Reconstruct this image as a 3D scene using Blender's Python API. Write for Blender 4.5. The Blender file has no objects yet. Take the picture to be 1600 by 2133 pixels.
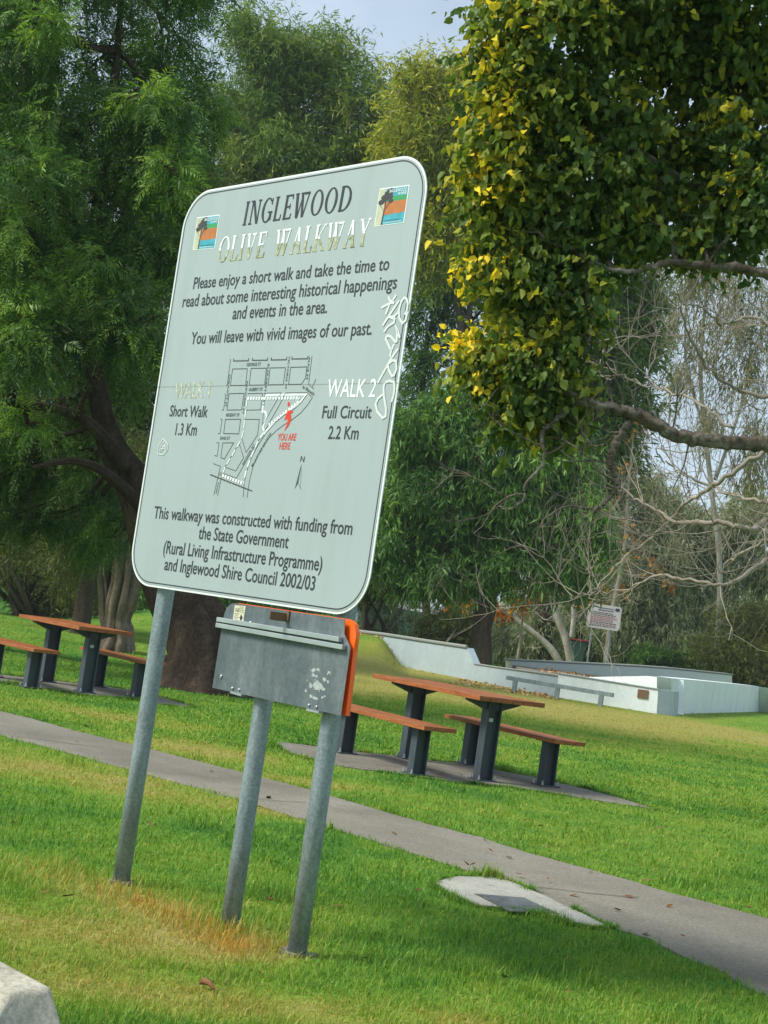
import bpy, bmesh, math, random
import numpy as np
from mathutils import Vector, Matrix

SC = bpy.context.scene
COL = SC.collection
R = math.radians

# ------------------------------------------------------------------ camera, sky, sun, exposure
FPX, CXP, CYP = 3200.0, 800.0, 1066.5          # focal length and centre in photo pixels (1600 x 2133)
ROLL, PITCH, EYE = R(8.3065), R(3.8798), 1.33
FWD = np.array([0, math.cos(PITCH), math.sin(PITCH)])
UP0 = np.array([0, -math.sin(PITCH), math.cos(PITCH)])
RT0 = np.array([1.0, 0, 0])
RT = math.cos(ROLL) * RT0 + math.sin(ROLL) * UP0
UPV = -math.sin(ROLL) * RT0 + math.cos(ROLL) * UP0
CAMO = np.array([0, 0, EYE])

cam = bpy.data.cameras.new('camera')
cam_o = bpy.data.objects.new('camera', cam)
COL.objects.link(cam_o)
cam.sensor_fit = 'VERTICAL'
cam.sensor_height = 36.0
cam.lens = 36.0 * FPX / 2133.0
cam.clip_start, cam.clip_end = 0.1, 4000
cam_o.matrix_world = Matrix(((RT[0], UPV[0], -FWD[0], 0), (RT[1], UPV[1], -FWD[1], 0),
                             (RT[2], UPV[2], -FWD[2], EYE), (0, 0, 0, 1)))
SC.camera = cam_o

SUN_EL, SUN_AZ = R(44), R(255)                  # compass style azimuth: 0 = +Y (ahead), 90 = +X (right)
w = bpy.data.worlds.new('World')
SC.world = w
w.use_nodes = True
nt = w.node_tree
bg = nt.nodes['Background']
sky = nt.nodes.new('ShaderNodeTexSky')
sky.sky_type = 'NISHITA'
sky.sun_disc = False
sky.sun_elevation = SUN_EL
sky.sun_rotation = SUN_AZ
sky.air_density, sky.dust_density, sky.ozone_density = 1.0, 2.0, 1.0
tc = nt.nodes.new('ShaderNodeTexCoord')
mp = nt.nodes.new('ShaderNodeMapping')
mp.inputs['Scale'].default_value = (2.2, 2.2, 5.0)
nz = nt.nodes.new('ShaderNodeTexNoise')
nz.inputs['Scale'].default_value = 1.3
nz.inputs['Detail'].default_value = 6
nz.inputs['Roughness'].default_value = 0.55
rp = nt.nodes.new('ShaderNodeValToRGB')
rp.color_ramp.elements[0].position = 0.30
rp.color_ramp.elements[0].color = (0.45, 0.45, 0.45, 1)
rp.color_ramp.elements[1].position = 0.70
rp.color_ramp.elements[1].color = (0.9, 0.9, 0.9, 1)
mx = nt.nodes.new('ShaderNodeMix')
mx.data_type = 'RGBA'
mx.inputs[7].default_value = (6.6, 7.9, 9.2, 1)   # thin cloud in the sky texture's own units
nt.links.new(tc.outputs['Generated'], mp.inputs['Vector'])
nt.links.new(mp.outputs[0], nz.inputs['Vector'])
nt.links.new(nz.outputs[0], rp.inputs[0])
nt.links.new(rp.outputs[0], mx.inputs[0])
nt.links.new(sky.outputs[0], mx.inputs[6])
nt.links.new(mx.outputs[2], bg.inputs[0])
bg.inputs[1].default_value = 0.09

sun = bpy.data.lights.new('sun', 'SUN')
sun.energy = 3.6
sun.angle = R(18)
sun.color = (1.0, 0.945, 0.84)
sun_o = bpy.data.objects.new('sun', sun)
COL.objects.link(sun_o)
sdir = Vector((math.sin(SUN_AZ) * math.cos(SUN_EL), math.cos(SUN_AZ) * math.cos(SUN_EL), math.sin(SUN_EL)))
sun_o.rotation_euler = sdir.to_track_quat('Z', 'Y').to_euler()
SC.view_settings.view_transform = 'Standard'
SC.view_settings.look = 'None'
SC.view_settings.exposure = 0.46
SC.view_settings.gamma = 1.0


# ------------------------------------------------------------------ pixel <-> world helpers
def ray(px, py):
    return FWD + RT * (px - CXP) / FPX - UPV * (py - CYP) / FPX


def G(px, py, z=0.0):
    """point of the horizontal plane at height z seen at photo pixel px, py"""
    d = ray(px, py)
    return CAMO + d * ((z - EYE) / d[2])


def at(px, py, Y):
    """point at distance Y ahead of the camera seen at photo pixel px, py"""
    d = ray(px, py)
    return CAMO + d * (Y / d[1])


def proj(P):
    d = np.asarray(P, float) - CAMO
    z = d @ FWD
    return np.stack([CXP + FPX * (d @ RT) / z, CYP - FPX * (d @ UPV) / z], -1)


def nrm(a):
    a = np.asarray(a, float)
    return a / np.maximum(np.linalg.norm(a, axis=-1, keepdims=True), 1e-9)


# ------------------------------------------------------------------ object helpers
ORG = {}


def tag(o, label=None, cat=None, group=None, kind=None):
    for k, v in (('label', label), ('category', cat), ('group', group), ('kind', kind)):
        if v:
            o[k] = v
    return o


def thing(name, label, cat, loc, group=None):
    o = bpy.data.objects.new(name, None)
    COL.objects.link(o)
    o.location = [float(v) for v in loc]
    o.empty_display_size = 0.2
    ORG[o.name] = np.array(loc, float)
    return tag(o, label, cat, group)


def link(name, me, parent=None, org=None):
    o = bpy.data.objects.new(name, me)
    COL.objects.link(o)
    if parent is not None:
        o.parent = parent
        ORG[o.name] = ORG[parent.name]
    else:
        g = np.zeros(3) if org is None else np.array(org, float)
        o.location = [float(v) for v in g]
        ORG[o.name] = g
    return o


class MB:
    """collects shapes in world coordinates and links them as ONE mesh"""

    def __init__(s):
        s.v, s.f, s.m = [], [], []

    def add(s, vs, fs, mi=0):
        b = len(s.v)
        s.v += [tuple(float(c) for c in p) for p in vs]
        s.f += [tuple(i + b for i in f) for f in fs]
        s.m += [mi] * len(fs)
        return s

    def box(s, o, a, b, c, ra, rb, rc, mi=0):
        """box centred at o, half sizes ra, rb, rc along axes a, b, c"""
        o, a, b, c = [np.asarray(q, float) for q in (o, a, b, c)]
        vs = [o + a * ra * i + b * rb * j + c * rc * k for k in (-1, 1) for j in (-1, 1) for i in (-1, 1)]
        return s.add(vs, [(0, 2, 3, 1), (4, 5, 7, 6), (0, 1, 5, 4), (2, 6, 7, 3), (0, 4, 6, 2), (1, 3, 7, 5)], mi)

    def prism(s, poly, vec, mi=0):
        """planar polygon extruded along vec"""
        n = len(poly)
        p = [np.asarray(q, float) for q in poly]
        vs = p + [q + vec for q in p]
        return s.add(vs, [tuple(range(n))[::-1], tuple(range(n, 2 * n))] +
                     [(i, (i + 1) % n, (i + 1) % n + n, i + n) for i in range(n)], mi)

    def tube(s, pts, rad, sides=8, cap=True, mi=0, rough=0.0, rng=None, flute=None):
        pts = [np.asarray(p, float) for p in pts]
        n = len(pts)
        b = len(s.v)
        ref = np.array([0.31, 0.2, 0.93])
        for i in range(n):
            t = nrm(pts[min(i + 1, n - 1)] - pts[max(i - 1, 0)])
            if abs(t @ ref) > 0.95:
                ref = np.array([1.0, 0.1, 0])
            x = nrm(np.cross(t, ref))
            y = np.cross(t, x)
            ref = nrm(np.cross(x, t))
            for k in range(sides):
                an = 2 * math.pi * k / sides
                r = rad[i]
                if flute is not None:
                    r *= flute(an, i / (n - 1))
                if rough and rng is not None:
                    r *= 1 + rough * rng.uniform(-1, 1)
                s.v.append(tuple(pts[i] + (x * math.cos(an) + y * math.sin(an)) * r))
        for i in range(n - 1):
            for k in range(sides):
                k2 = (k + 1) % sides
                s.f.append((b + i * sides + k, b + i * sides + k2, b + (i + 1) * sides + k2, b + (i + 1) * sides + k))
                s.m.append(mi)
        if cap:
            s.f.append(tuple(b + k for k in range(sides))[::-1])
            s.f.append(tuple(b + (n - 1) * sides + k for k in range(sides)))
            s.m += [mi, mi]
        return s

    def build(s, name, mats, parent=None, org=None, smooth=False, bevel=0.0, bseg=2):
        me = bpy.data.meshes.new(name)
        o0 = ORG[parent.name] if parent is not None else (np.zeros(3) if org is None else np.array(org, float))
        me.from_pydata([tuple(np.array(p) - o0) for p in s.v], [], s.f)
        if not isinstance(mats, (list, tuple)):
            mats = [mats]
        for m in mats:
            me.materials.append(m)
        me.polygons.foreach_set('material_index', s.m)
        if smooth:
            me.polygons.foreach_set('use_smooth', [True] * len(me.polygons))
        if bevel:
            bm = bmesh.new()
            bm.from_mesh(me)
            ed = [e for e in bm.edges if len(e.link_faces) == 2 and e.calc_face_angle(0) > 0.5]
            bmesh.ops.bevel(bm, geom=ed, offset=bevel, segments=bseg, affect='EDGES', profile=0.6)
            bm.to_mesh(me)
            bm.free()
        me.update()
        return link(name, me, parent, org)


def np_mesh(name, V, nper, quads, tint, mat, parent=None, org=None, smooth=False):
    """many equal little pieces as ONE mesh: V (N, nper, 3), quads = index quads of one piece, tint (N,)"""
    N = V.shape[0]
    o0 = ORG[parent.name] if parent is not None else (np.zeros(3) if org is None else np.array(org, float))
    Q = np.array(quads)
    q = Q.shape[0]
    fl = (Q[None] + (np.arange(N) * nper)[:, None, None]).reshape(-1)
    me = bpy.data.meshes.new(name)
    me.vertices.add(N * nper)
    me.vertices.foreach_set('co', (V - o0).astype(np.float32).ravel())
    me.loops.add(len(fl))
    me.loops.foreach_set('vertex_index', fl.astype(np.int32))
    me.polygons.add(N * q)
    me.polygons.foreach_set('loop_start', (np.arange(N * q) * 4).astype(np.int32))
    me.materials.append(mat)
    a = me.attributes.new('tint', 'FLOAT', 'FACE')
    a.data.foreach_set('value', np.repeat(tint, q).astype(np.float32))
    me.update(calc_edges=True)
    if smooth:
        me.polygons.foreach_set('use_smooth', [True] * len(me.polygons))
    return link(name, me, parent, org)


# ------------------------------------------------------------------ materials
def lin(r, g, b):
    f = lambda c: c / 12.92 if c <= 0.04045 else ((c + 0.055) / 1.055) ** 2.4
    return (f(r / 255), f(g / 255), f(b / 255), 1)


def ramp(nt, fac, stops):
    r = nt.nodes.new('ShaderNodeValToRGB')
    e = r.color_ramp.elements
    while len(e) < len(stops):
        e.new(0.5)
    for k, (p, c) in enumerate(stops):
        e[k].position = p
        e[k].color = c if len(c) == 4 else (*c, 1)
    nt.links.new(fac, r.inputs[0])
    return r.outputs[0]


def noise(nt, scale, detail=4, rough=0.55, stretch=None, coord='Object'):
    t = nt.nodes.new('ShaderNodeTexCoord')
    n = nt.nodes.new('ShaderNodeTexNoise')
    n.inputs['Scale'].default_value = scale
    n.inputs['Detail'].default_value = detail
    n.inputs['Roughness'].default_value = rough
    if stretch:
        m = nt.nodes.new('ShaderNodeMapping')
        m.inputs['Scale'].default_value = stretch
        nt.links.new(t.outputs[coord], m.inputs[0])
        nt.links.new(m.outputs[0], n.inputs['Vector'])
    else:
        nt.links.new(t.outputs[coord], n.inputs['Vector'])
    return n.outputs[0]


def new_mat(name, rough=0.7, metal=0.0, spec=0.3):
    m = bpy.data.materials.new(name)
    m.use_nodes = True
    p = m.node_tree.nodes['Principled BSDF']
    p.inputs['Roughness'].default_value = rough
    p.inputs['Metallic'].default_value = metal
    p.inputs['Specular IOR Level'].default_value = spec
    return m, m.node_tree, p


def mixc(nt, fac, a, b, mode='MIX'):
    x = nt.nodes.new('ShaderNodeMix')
    x.data_type = 'RGBA'
    x.blend_type = mode
    for i, q in ((0, fac), (6, a), (7, b)):
        if hasattr(q, 'links'):
            nt.links.new(q, x.inputs[i])
        else:
            x.inputs[i].default_value = q
    return x.outputs[2]


def bump(nt, p, h, strength=0.3, dist=0.01):
    b = nt.nodes.new('ShaderNodeBump')
    b.inputs['Strength'].default_value = strength
    b.inputs['Distance'].default_value = dist
    nt.links.new(h, b.inputs['Height'])
    nt.links.new(b.outputs[0], p.inputs['Normal'])


def mottled(name, stops, scale=6, detail=6, rough=0.7, metal=0.0, spec=0.3, stretch=None, bumps=0.0, bdist=0.01,
            fine=None, finefac=0.35):
    """surface whose colour wanders between the given stops, with optional fine speckle and relief"""
    m, nt, p = new_mat(name, rough, metal, spec)
    n = noise(nt, scale, detail, 0.6, stretch)
    c = ramp(nt, n, stops)
    if fine:
        n2 = noise(nt, fine, 3, 0.7)
        g = ramp(nt, n2, [(0.35, (0.45, 0.45, 0.45)), (0.65, (1.35, 1.35, 1.35))])
        c = mixc(nt, finefac, c, mixc(nt, 1.0, c, g, 'MULTIPLY'))
    nt.links.new(c, p.inputs['Base Color'])
    if bumps:
        bump(nt, p, noise(nt, fine or scale * 4, 6, 0.65, stretch), bumps, bdist)
    return m


def flat(name, col, rough=0.6, metal=0.0, spec=0.3, var=0.12, scale=25):
    c = col[:3]
    return mottled(name, [(0.3, tuple(x * (1 - var) for x in c)), (0.7, tuple(min(1, x * (1 + var)) for x in c))],
                   scale, 4, rough, metal, spec)


def leaf_mat(name, stops, trans=0.35, rough=0.5, spec=0.25, gain=1.9):
    hue = (1.08, 1.0, 0.82) if gain > 1.2 else (1, 1, 1)
    stops = [(p_, tuple(min(1, v_ * gain * h_) for v_, h_ in zip(c_, hue))) for p_, c_ in stops]
    m, nt, p = new_mat(name, rough, 0, spec)
    a = nt.nodes.new('ShaderNodeAttribute')
    a.attribute_name = 'tint'
    c = ramp(nt, a.outputs['Fac'], stops)
    nt.links.new(c, p.inputs['Base Color'])
    t = nt.nodes.new('ShaderNodeBsdfTranslucent')
    tcx = mixc(nt, 1.0, c, (1.25, 1.3, 0.55, 1), 'MULTIPLY')
    nt.links.new(tcx, t.inputs[0])
    mxs = nt.nodes.new('ShaderNodeMixShader')
    mxs.inputs[0].default_value = trans
    nt.links.new(p.outputs[0], mxs.inputs[1])
    nt.links.new(t.outputs[0], mxs.inputs[2])
    nt.links.new(mxs.outputs[0], nt.nodes['Material Output'].inputs[0])
    return m


M = {}
M['galv'] = mottled('galvanised_steel', [(0.3, (0.19, 0.245, 0.265)), (0.55, (0.26, 0.32, 0.345)), (0.75, (0.35, 0.41, 0.43))],
                    9, 8, 0.48, 0.35, 0.5, (1, 1, 0.35), fine=90, finefac=0.45)
M['alu'] = mottled('weathered_aluminium', [(0.3, (0.095, 0.125, 0.140)), (0.5, (0.125, 0.158, 0.172)), (0.62, (0.16, 0.195, 0.207)), (0.74, (0.27, 0.305, 0.31))],
                   7, 9, 0.5, 0.25, 0.45, (1, 1, 0.3), fine=45, finefac=0.3)
M['rail'] = mottled('aluminium_rail', [(0.3, (0.30, 0.36, 0.37)), (0.7, (0.40, 0.46, 0.46))], 12, 6, 0.4, 0.4, 0.5)
M['orange'] = flat('orange_sheeting', (0.95, 0.14, 0.015), 0.35, 0, 0.5, 0.05)
M['face'] = mottled('sign_face', [(0.25, (0.305, 0.375, 0.382)), (0.75, (0.345, 0.417, 0.424))], 1.6, 7, 0.42, 0, 0.4, (1, 1, 0.5))
M['signwhite'] = flat('white_sheeting', (0.70, 0.76, 0.75), 0.35, 0, 0.5, 0.04)
M['ink'] = flat('dark_ink', (0.035, 0.042, 0.05), 0.5, 0, 0.3, 0.1)
M['inkfine'] = flat('map_ink', (0.06, 0.075, 0.078), 0.5, 0, 0.3, 0.1)
M['gold'] = mottled('peeled_gold_lettering', [(0.35, (0.19, 0.21, 0.11)), (0.5, (0.36, 0.38, 0.22)), (0.62, (0.46, 0.50, 0.40))], 60, 4, 0.5)
M['peel'] = mottled('flaking_gold_lettering', [(0.40, (0.325, 0.385, 0.375)), (0.52, (0.37, 0.39, 0.23)), (0.60, (0.55, 0.60, 0.54))], 75, 4, 0.5)
M['red'] = flat('red_ink', (0.60, 0.05, 0.025), 0.5, 0, 0.3, 0.08)
M['graf'] = flat('scratched_graffiti', (0.58, 0.63, 0.63), 0.5, 0, 0.3, 0.05)
M['cream'] = flat('logo_cream', (0.45, 0.48, 0.35), 0.5)
M['cyan'] = flat('logo_cyan', (0.05, 0.33, 0.42), 0.5, 0, 0.3, 0.2, 30)
M['lgreen'] = flat('logo_green', (0.045, 0.29, 0.11), 0.5)
M['lorange'] = flat('logo_orange', (0.42, 0.155, 0.05), 0.5, 0, 0.3, 0.12, 40)
M['ldark'] = flat('logo_dark', (0.05, 0.05, 0.055), 0.5)
M['wood'] = mottled('oiled_hardwood', [(0.3, (0.21, 0.062, 0.018)), (0.6, (0.34, 0.115, 0.034)), (0.8, (0.42, 0.165, 0.06))], 5, 7, 0.45, 0, 0.4, (1, 1, 9), bumps=0.15, bdist=0.003, fine=60, finefac=0.25)
M['steelpaint'] = mottled('charcoal_painted_steel', [(0.3, (0.036, 0.050, 0.064)), (0.7, (0.075, 0.096, 0.115))], 6, 6, 0.5, 0.1, 0.4, (1, 1, 0.3), fine=70, finefac=0.2)
M['bolt'] = flat('zinc_bolt', (0.45, 0.48, 0.5), 0.35, 0.7, 0.5)
M['path'] = mottled('path_concrete', [(0.28, (0.155, 0.145, 0.118)), (0.5, (0.205, 0.192, 0.158)), (0.75, (0.25, 0.234, 0.193))], 1.1, 8, 0.88, 0, 0.2, None, 0.35, 0.006, 75, 0.55)
M['slab'] = mottled('slab_concrete', [(0.3, (0.155, 0.145, 0.122)), (0.7, (0.235, 0.22, 0.185))], 1.4, 8, 0.9, 0, 0.2, None, 0.3, 0.006, 70, 0.5)
M['padc'] = mottled('pale_concrete', [(0.3, (0.29, 0.29, 0.255)), (0.7, (0.39, 0.385, 0.335))], 4, 8, 0.9, 0, 0.2, None, 0.3, 0.004, 90, 0.4)
M['kerb'] = mottled('kerb_concrete', [(0.3, (0.30, 0.285, 0.225)), (0.5, (0.43, 0.41, 0.33)), (0.72, (0.53, 0.50, 0.41))], 5, 9, 0.9, 0, 0.2, None, 0.6, 0.006, 55, 0.5)
M['lid'] = mottled('steel_lid', [(0.3, (0.085, 0.10, 0.105)), (0.7, (0.135, 0.15, 0.155))], 9, 6, 0.6, 0.2, 0.4, None, 0.3, 0.003, 120, 0.4)
M['crack'] = flat('joint_dirt', (0.10, 0.09, 0.075), 0.95)
M['skate'] = mottled('painted_skate_concrete', [(0.3, (0.32, 0.395, 0.425)), (0.7, (0.38, 0.455, 0.485))], 0.5, 8, 0.8, 0, 0.2, None, fine=9, finefac=0.12)
M['skatewhite'] = mottled('white_skate_concrete', [(0.3, (0.66, 0.72, 0.73)), (0.7, (0.75, 0.81, 0.82))], 0.6, 8, 0.8, 0, 0.2, None, fine=9, finefac=0.12)
def add_layer(m, scale, stretch, stops, coord='Object'):
    nt = m.node_tree
    p = nt.nodes['Principled BSDF']
    src = p.inputs['Base Color'].links[0].from_socket
    g = ramp(nt, noise(nt, scale, 6, 0.65, stretch, coord), stops)
    nt.links.new(mixc(nt, 1.0, src, g, 'MULTIPLY'), p.inputs['Base Color'])


for k_ in ('skate', 'skatewhite'):
    add_layer(M[k_], 2.2, (1, 1, 0.12), [(0.30, (0.88, 0.88, 0.86)), (0.5, (1, 1, 1))])
    add_layer(M[k_], 0.35, None, [(0.35, (0.88, 0.89, 0.88)), (0.6, (1, 1, 1))])
add_layer(M['path'], 0.5, None, [(0.34, (0.80, 0.79, 0.77)), (0.6, (1.06, 1.06, 1.05))])
add_layer(M['path'], 14, None, [(0.27, (0.55, 0.52, 0.48)), (0.36, (1, 1, 1))])
add_layer(M['slab'], 5, None, [(0.32, (0.70, 0.68, 0.64)), (0.5, (1, 1, 1))])
add_layer(M['padc'], 16, None, [(0.30, (0.62, 0.60, 0.55)), (0.42, (1, 1, 1))])
add_layer(M['face'], 9, (1, 1, 0.12), [(0.30, (0.93, 0.93, 0.92)), (0.5, (1, 1, 1))])
add_layer(M['face'], 38, None, [(0.245, (0.72, 0.72, 0.70)), (0.29, (1, 1, 1))])
add_layer(M['wood'], 26, (1, 1, 4), [(0.3, (0.72, 0.72, 0.74)), (0.55, (1.05, 1.05, 1.05))])
add_layer(M['galv'], 30, (1, 1, 0.2), [(0.34, (0.82, 0.82, 0.82)), (0.6, (1.12, 1.12, 1.12))])
add_layer(M['alu'], 24, (1, 1, 0.10), [(0.30, (0.80, 0.80, 0.80)), (0.5, (1, 1, 1)), (0.70, (1.0, 1.0, 1.0)), (0.76, (1.5, 1.5, 1.5))])
add_layer(M['lid'], 18, None, [(0.32, (0.65, 0.63, 0.6)), (0.55, (1.1, 1.1, 1.1))])
M['coping'] = flat('skate_coping', (0.24, 0.26, 0.24), 0.7)
M['brown'] = flat('bronze_plaque', (0.17, 0.10, 0.06), 0.5)
M['binG'] = flat('green_plastic', (0.055, 0.11, 0.085), 0.5)
M['binR'] = flat('red_plastic', (0.30, 0.04, 0.035), 0.5)
M['barkD'] = mottled('dark_rough_bark', [(0.3, (0.030, 0.022, 0.017)), (0.55, (0.062, 0.046, 0.034)), (0.75, (0.10, 0.075, 0.055))], 5, 9, 0.95, 0, 0.1, (1, 1, 0.35), 0.9, 0.04, 22, 0.6)
M['barkM'] = mottled('brown_bark', [(0.3, (0.042, 0.032, 0.025)), (0.7, (0.095, 0.075, 0.058))], 4, 8, 0.95, 0, 0.1, (1, 1, 0.3), 0.8, 0.04, 14, 0.5)
M['barkP'] = mottled('papery_bark', [(0.3, (0.055, 0.045, 0.034)), (0.5, (0.15, 0.122, 0.09)), (0.72, (0.28, 0.235, 0.18))], 5, 9, 0.95, 0, 0.1, (1, 1, 0.16), 0.8, 0.04, 12, 0.4)
M['barkG'] = mottled('pale_gum_bark', [(0.3, (0.22, 0.20, 0.16)), (0.6, (0.40, 0.38, 0.32)), (0.8, (0.50, 0.48, 0.42))], 3, 7, 0.85, 0, 0.1, (1, 1, 0.4), fine=10, finefac=0.3)
M['barkL'] = mottled('lichen_grey_bark', [(0.32, (0.075, 0.06, 0.045)), (0.52, (0.17, 0.145, 0.115)), (0.7, (0.33, 0.32, 0.27))], 9, 8, 0.95, 0, 0.1, None, 0.9, 0.015, 40, 0.5)
M['twig'] = mottled('grey_twig_bark', [(0.3, (0.19, 0.165, 0.13)), (0.7, (0.34, 0.31, 0.26))], 3, 5, 0.9, 0, 0.1)
M['twigD'] = flat('dark_twig_bark', (0.075, 0.06, 0.045), 0.95, 0, 0.1, 0.3, 3)
M['leafdry'] = flat('dry_leaf', (0.20, 0.10, 0.045), 0.8, 0, 0.2, 0.5, 6)
M['housew'] = flat('pale_house_wall', (0.68, 0.66, 0.58), 0.8)
M['roof'] = flat('grey_roof', (0.30, 0.31, 0.32), 0.6)
M['glass'] = flat('window_glass', (0.05, 0.06, 0.07), 0.1, 0, 0.6)
M['sticker'] = flat('yellowed_sticker', (0.55, 0.55, 0.40), 0.5)
M['fence'] = flat('green_fence_panel', (0.05, 0.13, 0.11), 0.6)

GRASS_STOPS = [(0.0, (0.045, 0.150, 0.030)), (0.20, (0.105, 0.255, 0.030)), (0.40, (0.200, 0.330, 0.040)),
               (0.60, (0.285, 0.315, 0.058)), (0.76, (0.38, 0.350, 0.110)), (0.9, (0.44, 0.31, 0.075)), (1.0, (0.48, 0.265, 0.045))]
M['blade'] = leaf_mat('grass_blades', GRASS_STOPS, 0.30, 0.6, 0.2, 1.0)


def ground_mat():
    m, nt, p = new_mat('lawn_soil', 0.95, 0, 0.1)
    a = nt.nodes.new('ShaderNodeAttribute')
    a.attribute_name = 'dry'
    n1 = noise(nt, 7, 8, 0.7)
    n2 = noise(nt, 60, 4, 0.7)
    add = nt.nodes.new('ShaderNodeMath')
    add.operation = 'MULTIPLY_ADD'
    nt.links.new(n1, add.inputs[0])
    add.inputs[1].default_value = 0.5
    sub = nt.nodes.new('ShaderNodeMath')
    sub.operation = 'SUBTRACT'
    nt.links.new(a.outputs['Fac'], sub.inputs[0])
    sub.inputs[1].default_value = 0.25
    nt.links.new(sub.outputs[0], add.inputs[2])
    c = ramp(nt, add.outputs[0], GRASS_STOPS)
    g = ramp(nt, n2, [(0.3, (0.45, 0.42, 0.4)), (0.7, (1.1, 1.1, 1.1))])
    c = mixc(nt, 1.0, c, g, 'MULTIPLY')
    nt.links.new(c, p.inputs['Base Color'])
    bump(nt, p, n2, 0.6, 0.03)
    return m


M['ground'] = ground_mat()

# ------------------------------------------------------------------ lawn: one ground sheet to the horizon
rng0 = np.random.default_rng(4)
_lat = rng0.random((64, 64))


def vnoise(x, y, s):
    x, y = np.asarray(x) * s + 100.3, np.asarray(y) * s + 57.7
    xi, yi = np.floor(x).astype(int), np.floor(y).astype(int)
    fx, fy = x - xi, y - yi
    fx, fy = fx * fx * (3 - 2 * fx), fy * fy * (3 - 2 * fy)
    g = lambda i, j: _lat[i % 64, j % 64]
    return (g(xi, yi) * (1 - fx) + g(xi + 1, yi) * fx) * (1 - fy) + (g(xi, yi + 1) * (1 - fx) + g(xi + 1, yi + 1) * fx) * fy


MOUND = (G(700, 1380)[0] - 1.0, 46.0)


def height(x, y):
    x, y = np.asarray(x, float), np.asarray(y, float)
    sm = lambda t: np.clip(t, 0, 1) ** 2 * (3 - 2 * np.clip(t, 0, 1))
    h = 0.74 * sm((1.28 - x) / 0.95) * sm((y - 34.5) / 9.5) * sm((x + 9) / 4)            # grassed mound beside the ramp
    h = h + 0.5 * np.clip((y - 62) / 30, 0, 1) * (1 - h)
    return h


# patches of drier grass: photo pixel of the centre, half sizes in pixels, strength
DRY = [(130, 1930, 330, 95, 0.25), (430, 1985, 220, 45, 0.20), (300, 2075, 380, 60, 0.26), (700, 2110, 260, 40, 0.20), (950, 2125, 120, 18, 0.16),
       (60, 1600, 260, 45, 0.24), (330, 1655, 160, 30, 0.20), (560, 1690, 100, 18, 0.22), (220, 1490, 240, 16, 0.24), (430, 1565, 190, 22, 0.36),
       (640, 1630, 110, 14, 0.26), (820, 1650, 120, 10, 0.10), (930, 1420, 330, 42, 0.38), (1250, 1500, 220, 22, 0.30),
       (1520, 1525, 160, 26, 0.34), (760, 1420, 90, 28, 0.30), (1450, 1600, 120, 20, 0.05), (30, 1455, 120, 10, 0.12), (300, 1320, 160, 8, 0.1)]
_dw = []
for (px, py, rx, ry, s) in DRY:
    c = G(px, py)
    wx = rx * c[1] / FPX
    wy = abs(G(px, py - ry * 0.8)[1] - G(px, py + ry * 0.8)[1]) * 0.5
    _dw.append((c[0], c[1], wx, max(wy, 0.12), s * 1.45))
PA, PB = np.array([-0.909, 6.871]), np.array([-0.087, 6.028])      # line of the sign posts
PD = nrm(PB - PA)
PN = np.array([-PD[1], PD[0]])
if PN[1] > 0:
    PN = -PN                                                       # towards the camera


def dryness(x, y):
    x, y = np.asarray(x, float), np.asarray(y, float)
    d = 0.245 + 0.24 * (vnoise(x, y, 0.8) - 0.5) + 0.20 * (vnoise(x, y, 3.1) - 0.5) + 0.16 * (vnoise(x, y, 9) - 0.5)
    for (cx, cy, wx, wy, s) in _dw:
        d = d + s * np.exp(-((x - cx) / wx) ** 2 - ((y - cy) / wy) ** 2)
    d = d + 0.10 * np.clip((y - 26) / 14, 0, 1)
    d = d - 0.30 * np.clip((y - 36) / 6, 0, 1) * np.clip((1.8 - x) / 1.5, 0, 1)
    d = np.minimum(d, 0.70) + 0.42 * tall(x, y)
    return np.clip(d, 0, 1)


def tall(x, y):
    """uncut yellow grass round the sign posts"""
    q = (np.stack([np.asarray(x, float), np.asarray(y, float)], -1) - PA)
    s, t = q @ PD, q @ PN
    wob = 0.10 * (vnoise(x, y, 2.3) - 0.5)
    return np.exp(-((t - 0.12 - 0.10 * np.clip(0.5 - s, 0, 1) + wob) / (0.18 + 0.10 * np.clip(0.6 - s, 0, 1))) ** 2) * np.clip((1.30 - s) / 0.25, 0, 1) * np.clip((s + 0.75) / 0.5, 0, 1)


def grid_axis(lo, hi, step, far, grow):
    a = list(np.arange(lo, hi + 1e-6, step))
    s, x = step, hi
    up = []
    while x < far:
        s *= grow
        x += s
        up.append(x)
    s, x = step, lo
    dn = []
    while x > -far:
        s *= grow
        x -= s
        dn.append(x)
    return np.array(dn[::-1] + a + up)


gx = grid_axis(-12, 14, 0.16, 900, 1.35)
gy = grid_axis(3.5, 50, 0.16, 900, 1.35)
XX, YY = np.meshgrid(gx, gy)
ZZ = height(XX, YY) + 0.02 * (vnoise(XX, YY, 0.9) - 0.5) * (YY < 60) * 0
nx, ny = len(gx), len(gy)
me = bpy.data.meshes.new('lawn')
me.vertices.add(nx * ny)
me.vertices.foreach_set('co', np.stack([XX, YY, ZZ], -1).astype(np.float32).ravel())
ii, jj = np.meshgrid(np.arange(nx - 1), np.arange(ny - 1))
b = (jj * nx + ii).ravel()
q = np.stack([b, b + 1, b + nx + 1, b + nx], -1)
me.loops.add(q.size)
me.loops.foreach_set('vertex_index', q.ravel().astype(np.int32))
me.polygons.add(len(q))
me.polygons.foreach_set('loop_start', (np.arange(len(q)) * 4).astype(np.int32))
me.polygons.foreach_set('use_smooth', [True] * len(q))
at_ = me.attributes.new('dry', 'FLOAT', 'POINT')
at_.data.foreach_set('value', dryness(XX.ravel(), YY.ravel()).astype(np.float32))
me.materials.append(M['ground'])
me.update(calc_edges=True)
tag(link('lawn', me), kind='structure')

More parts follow.
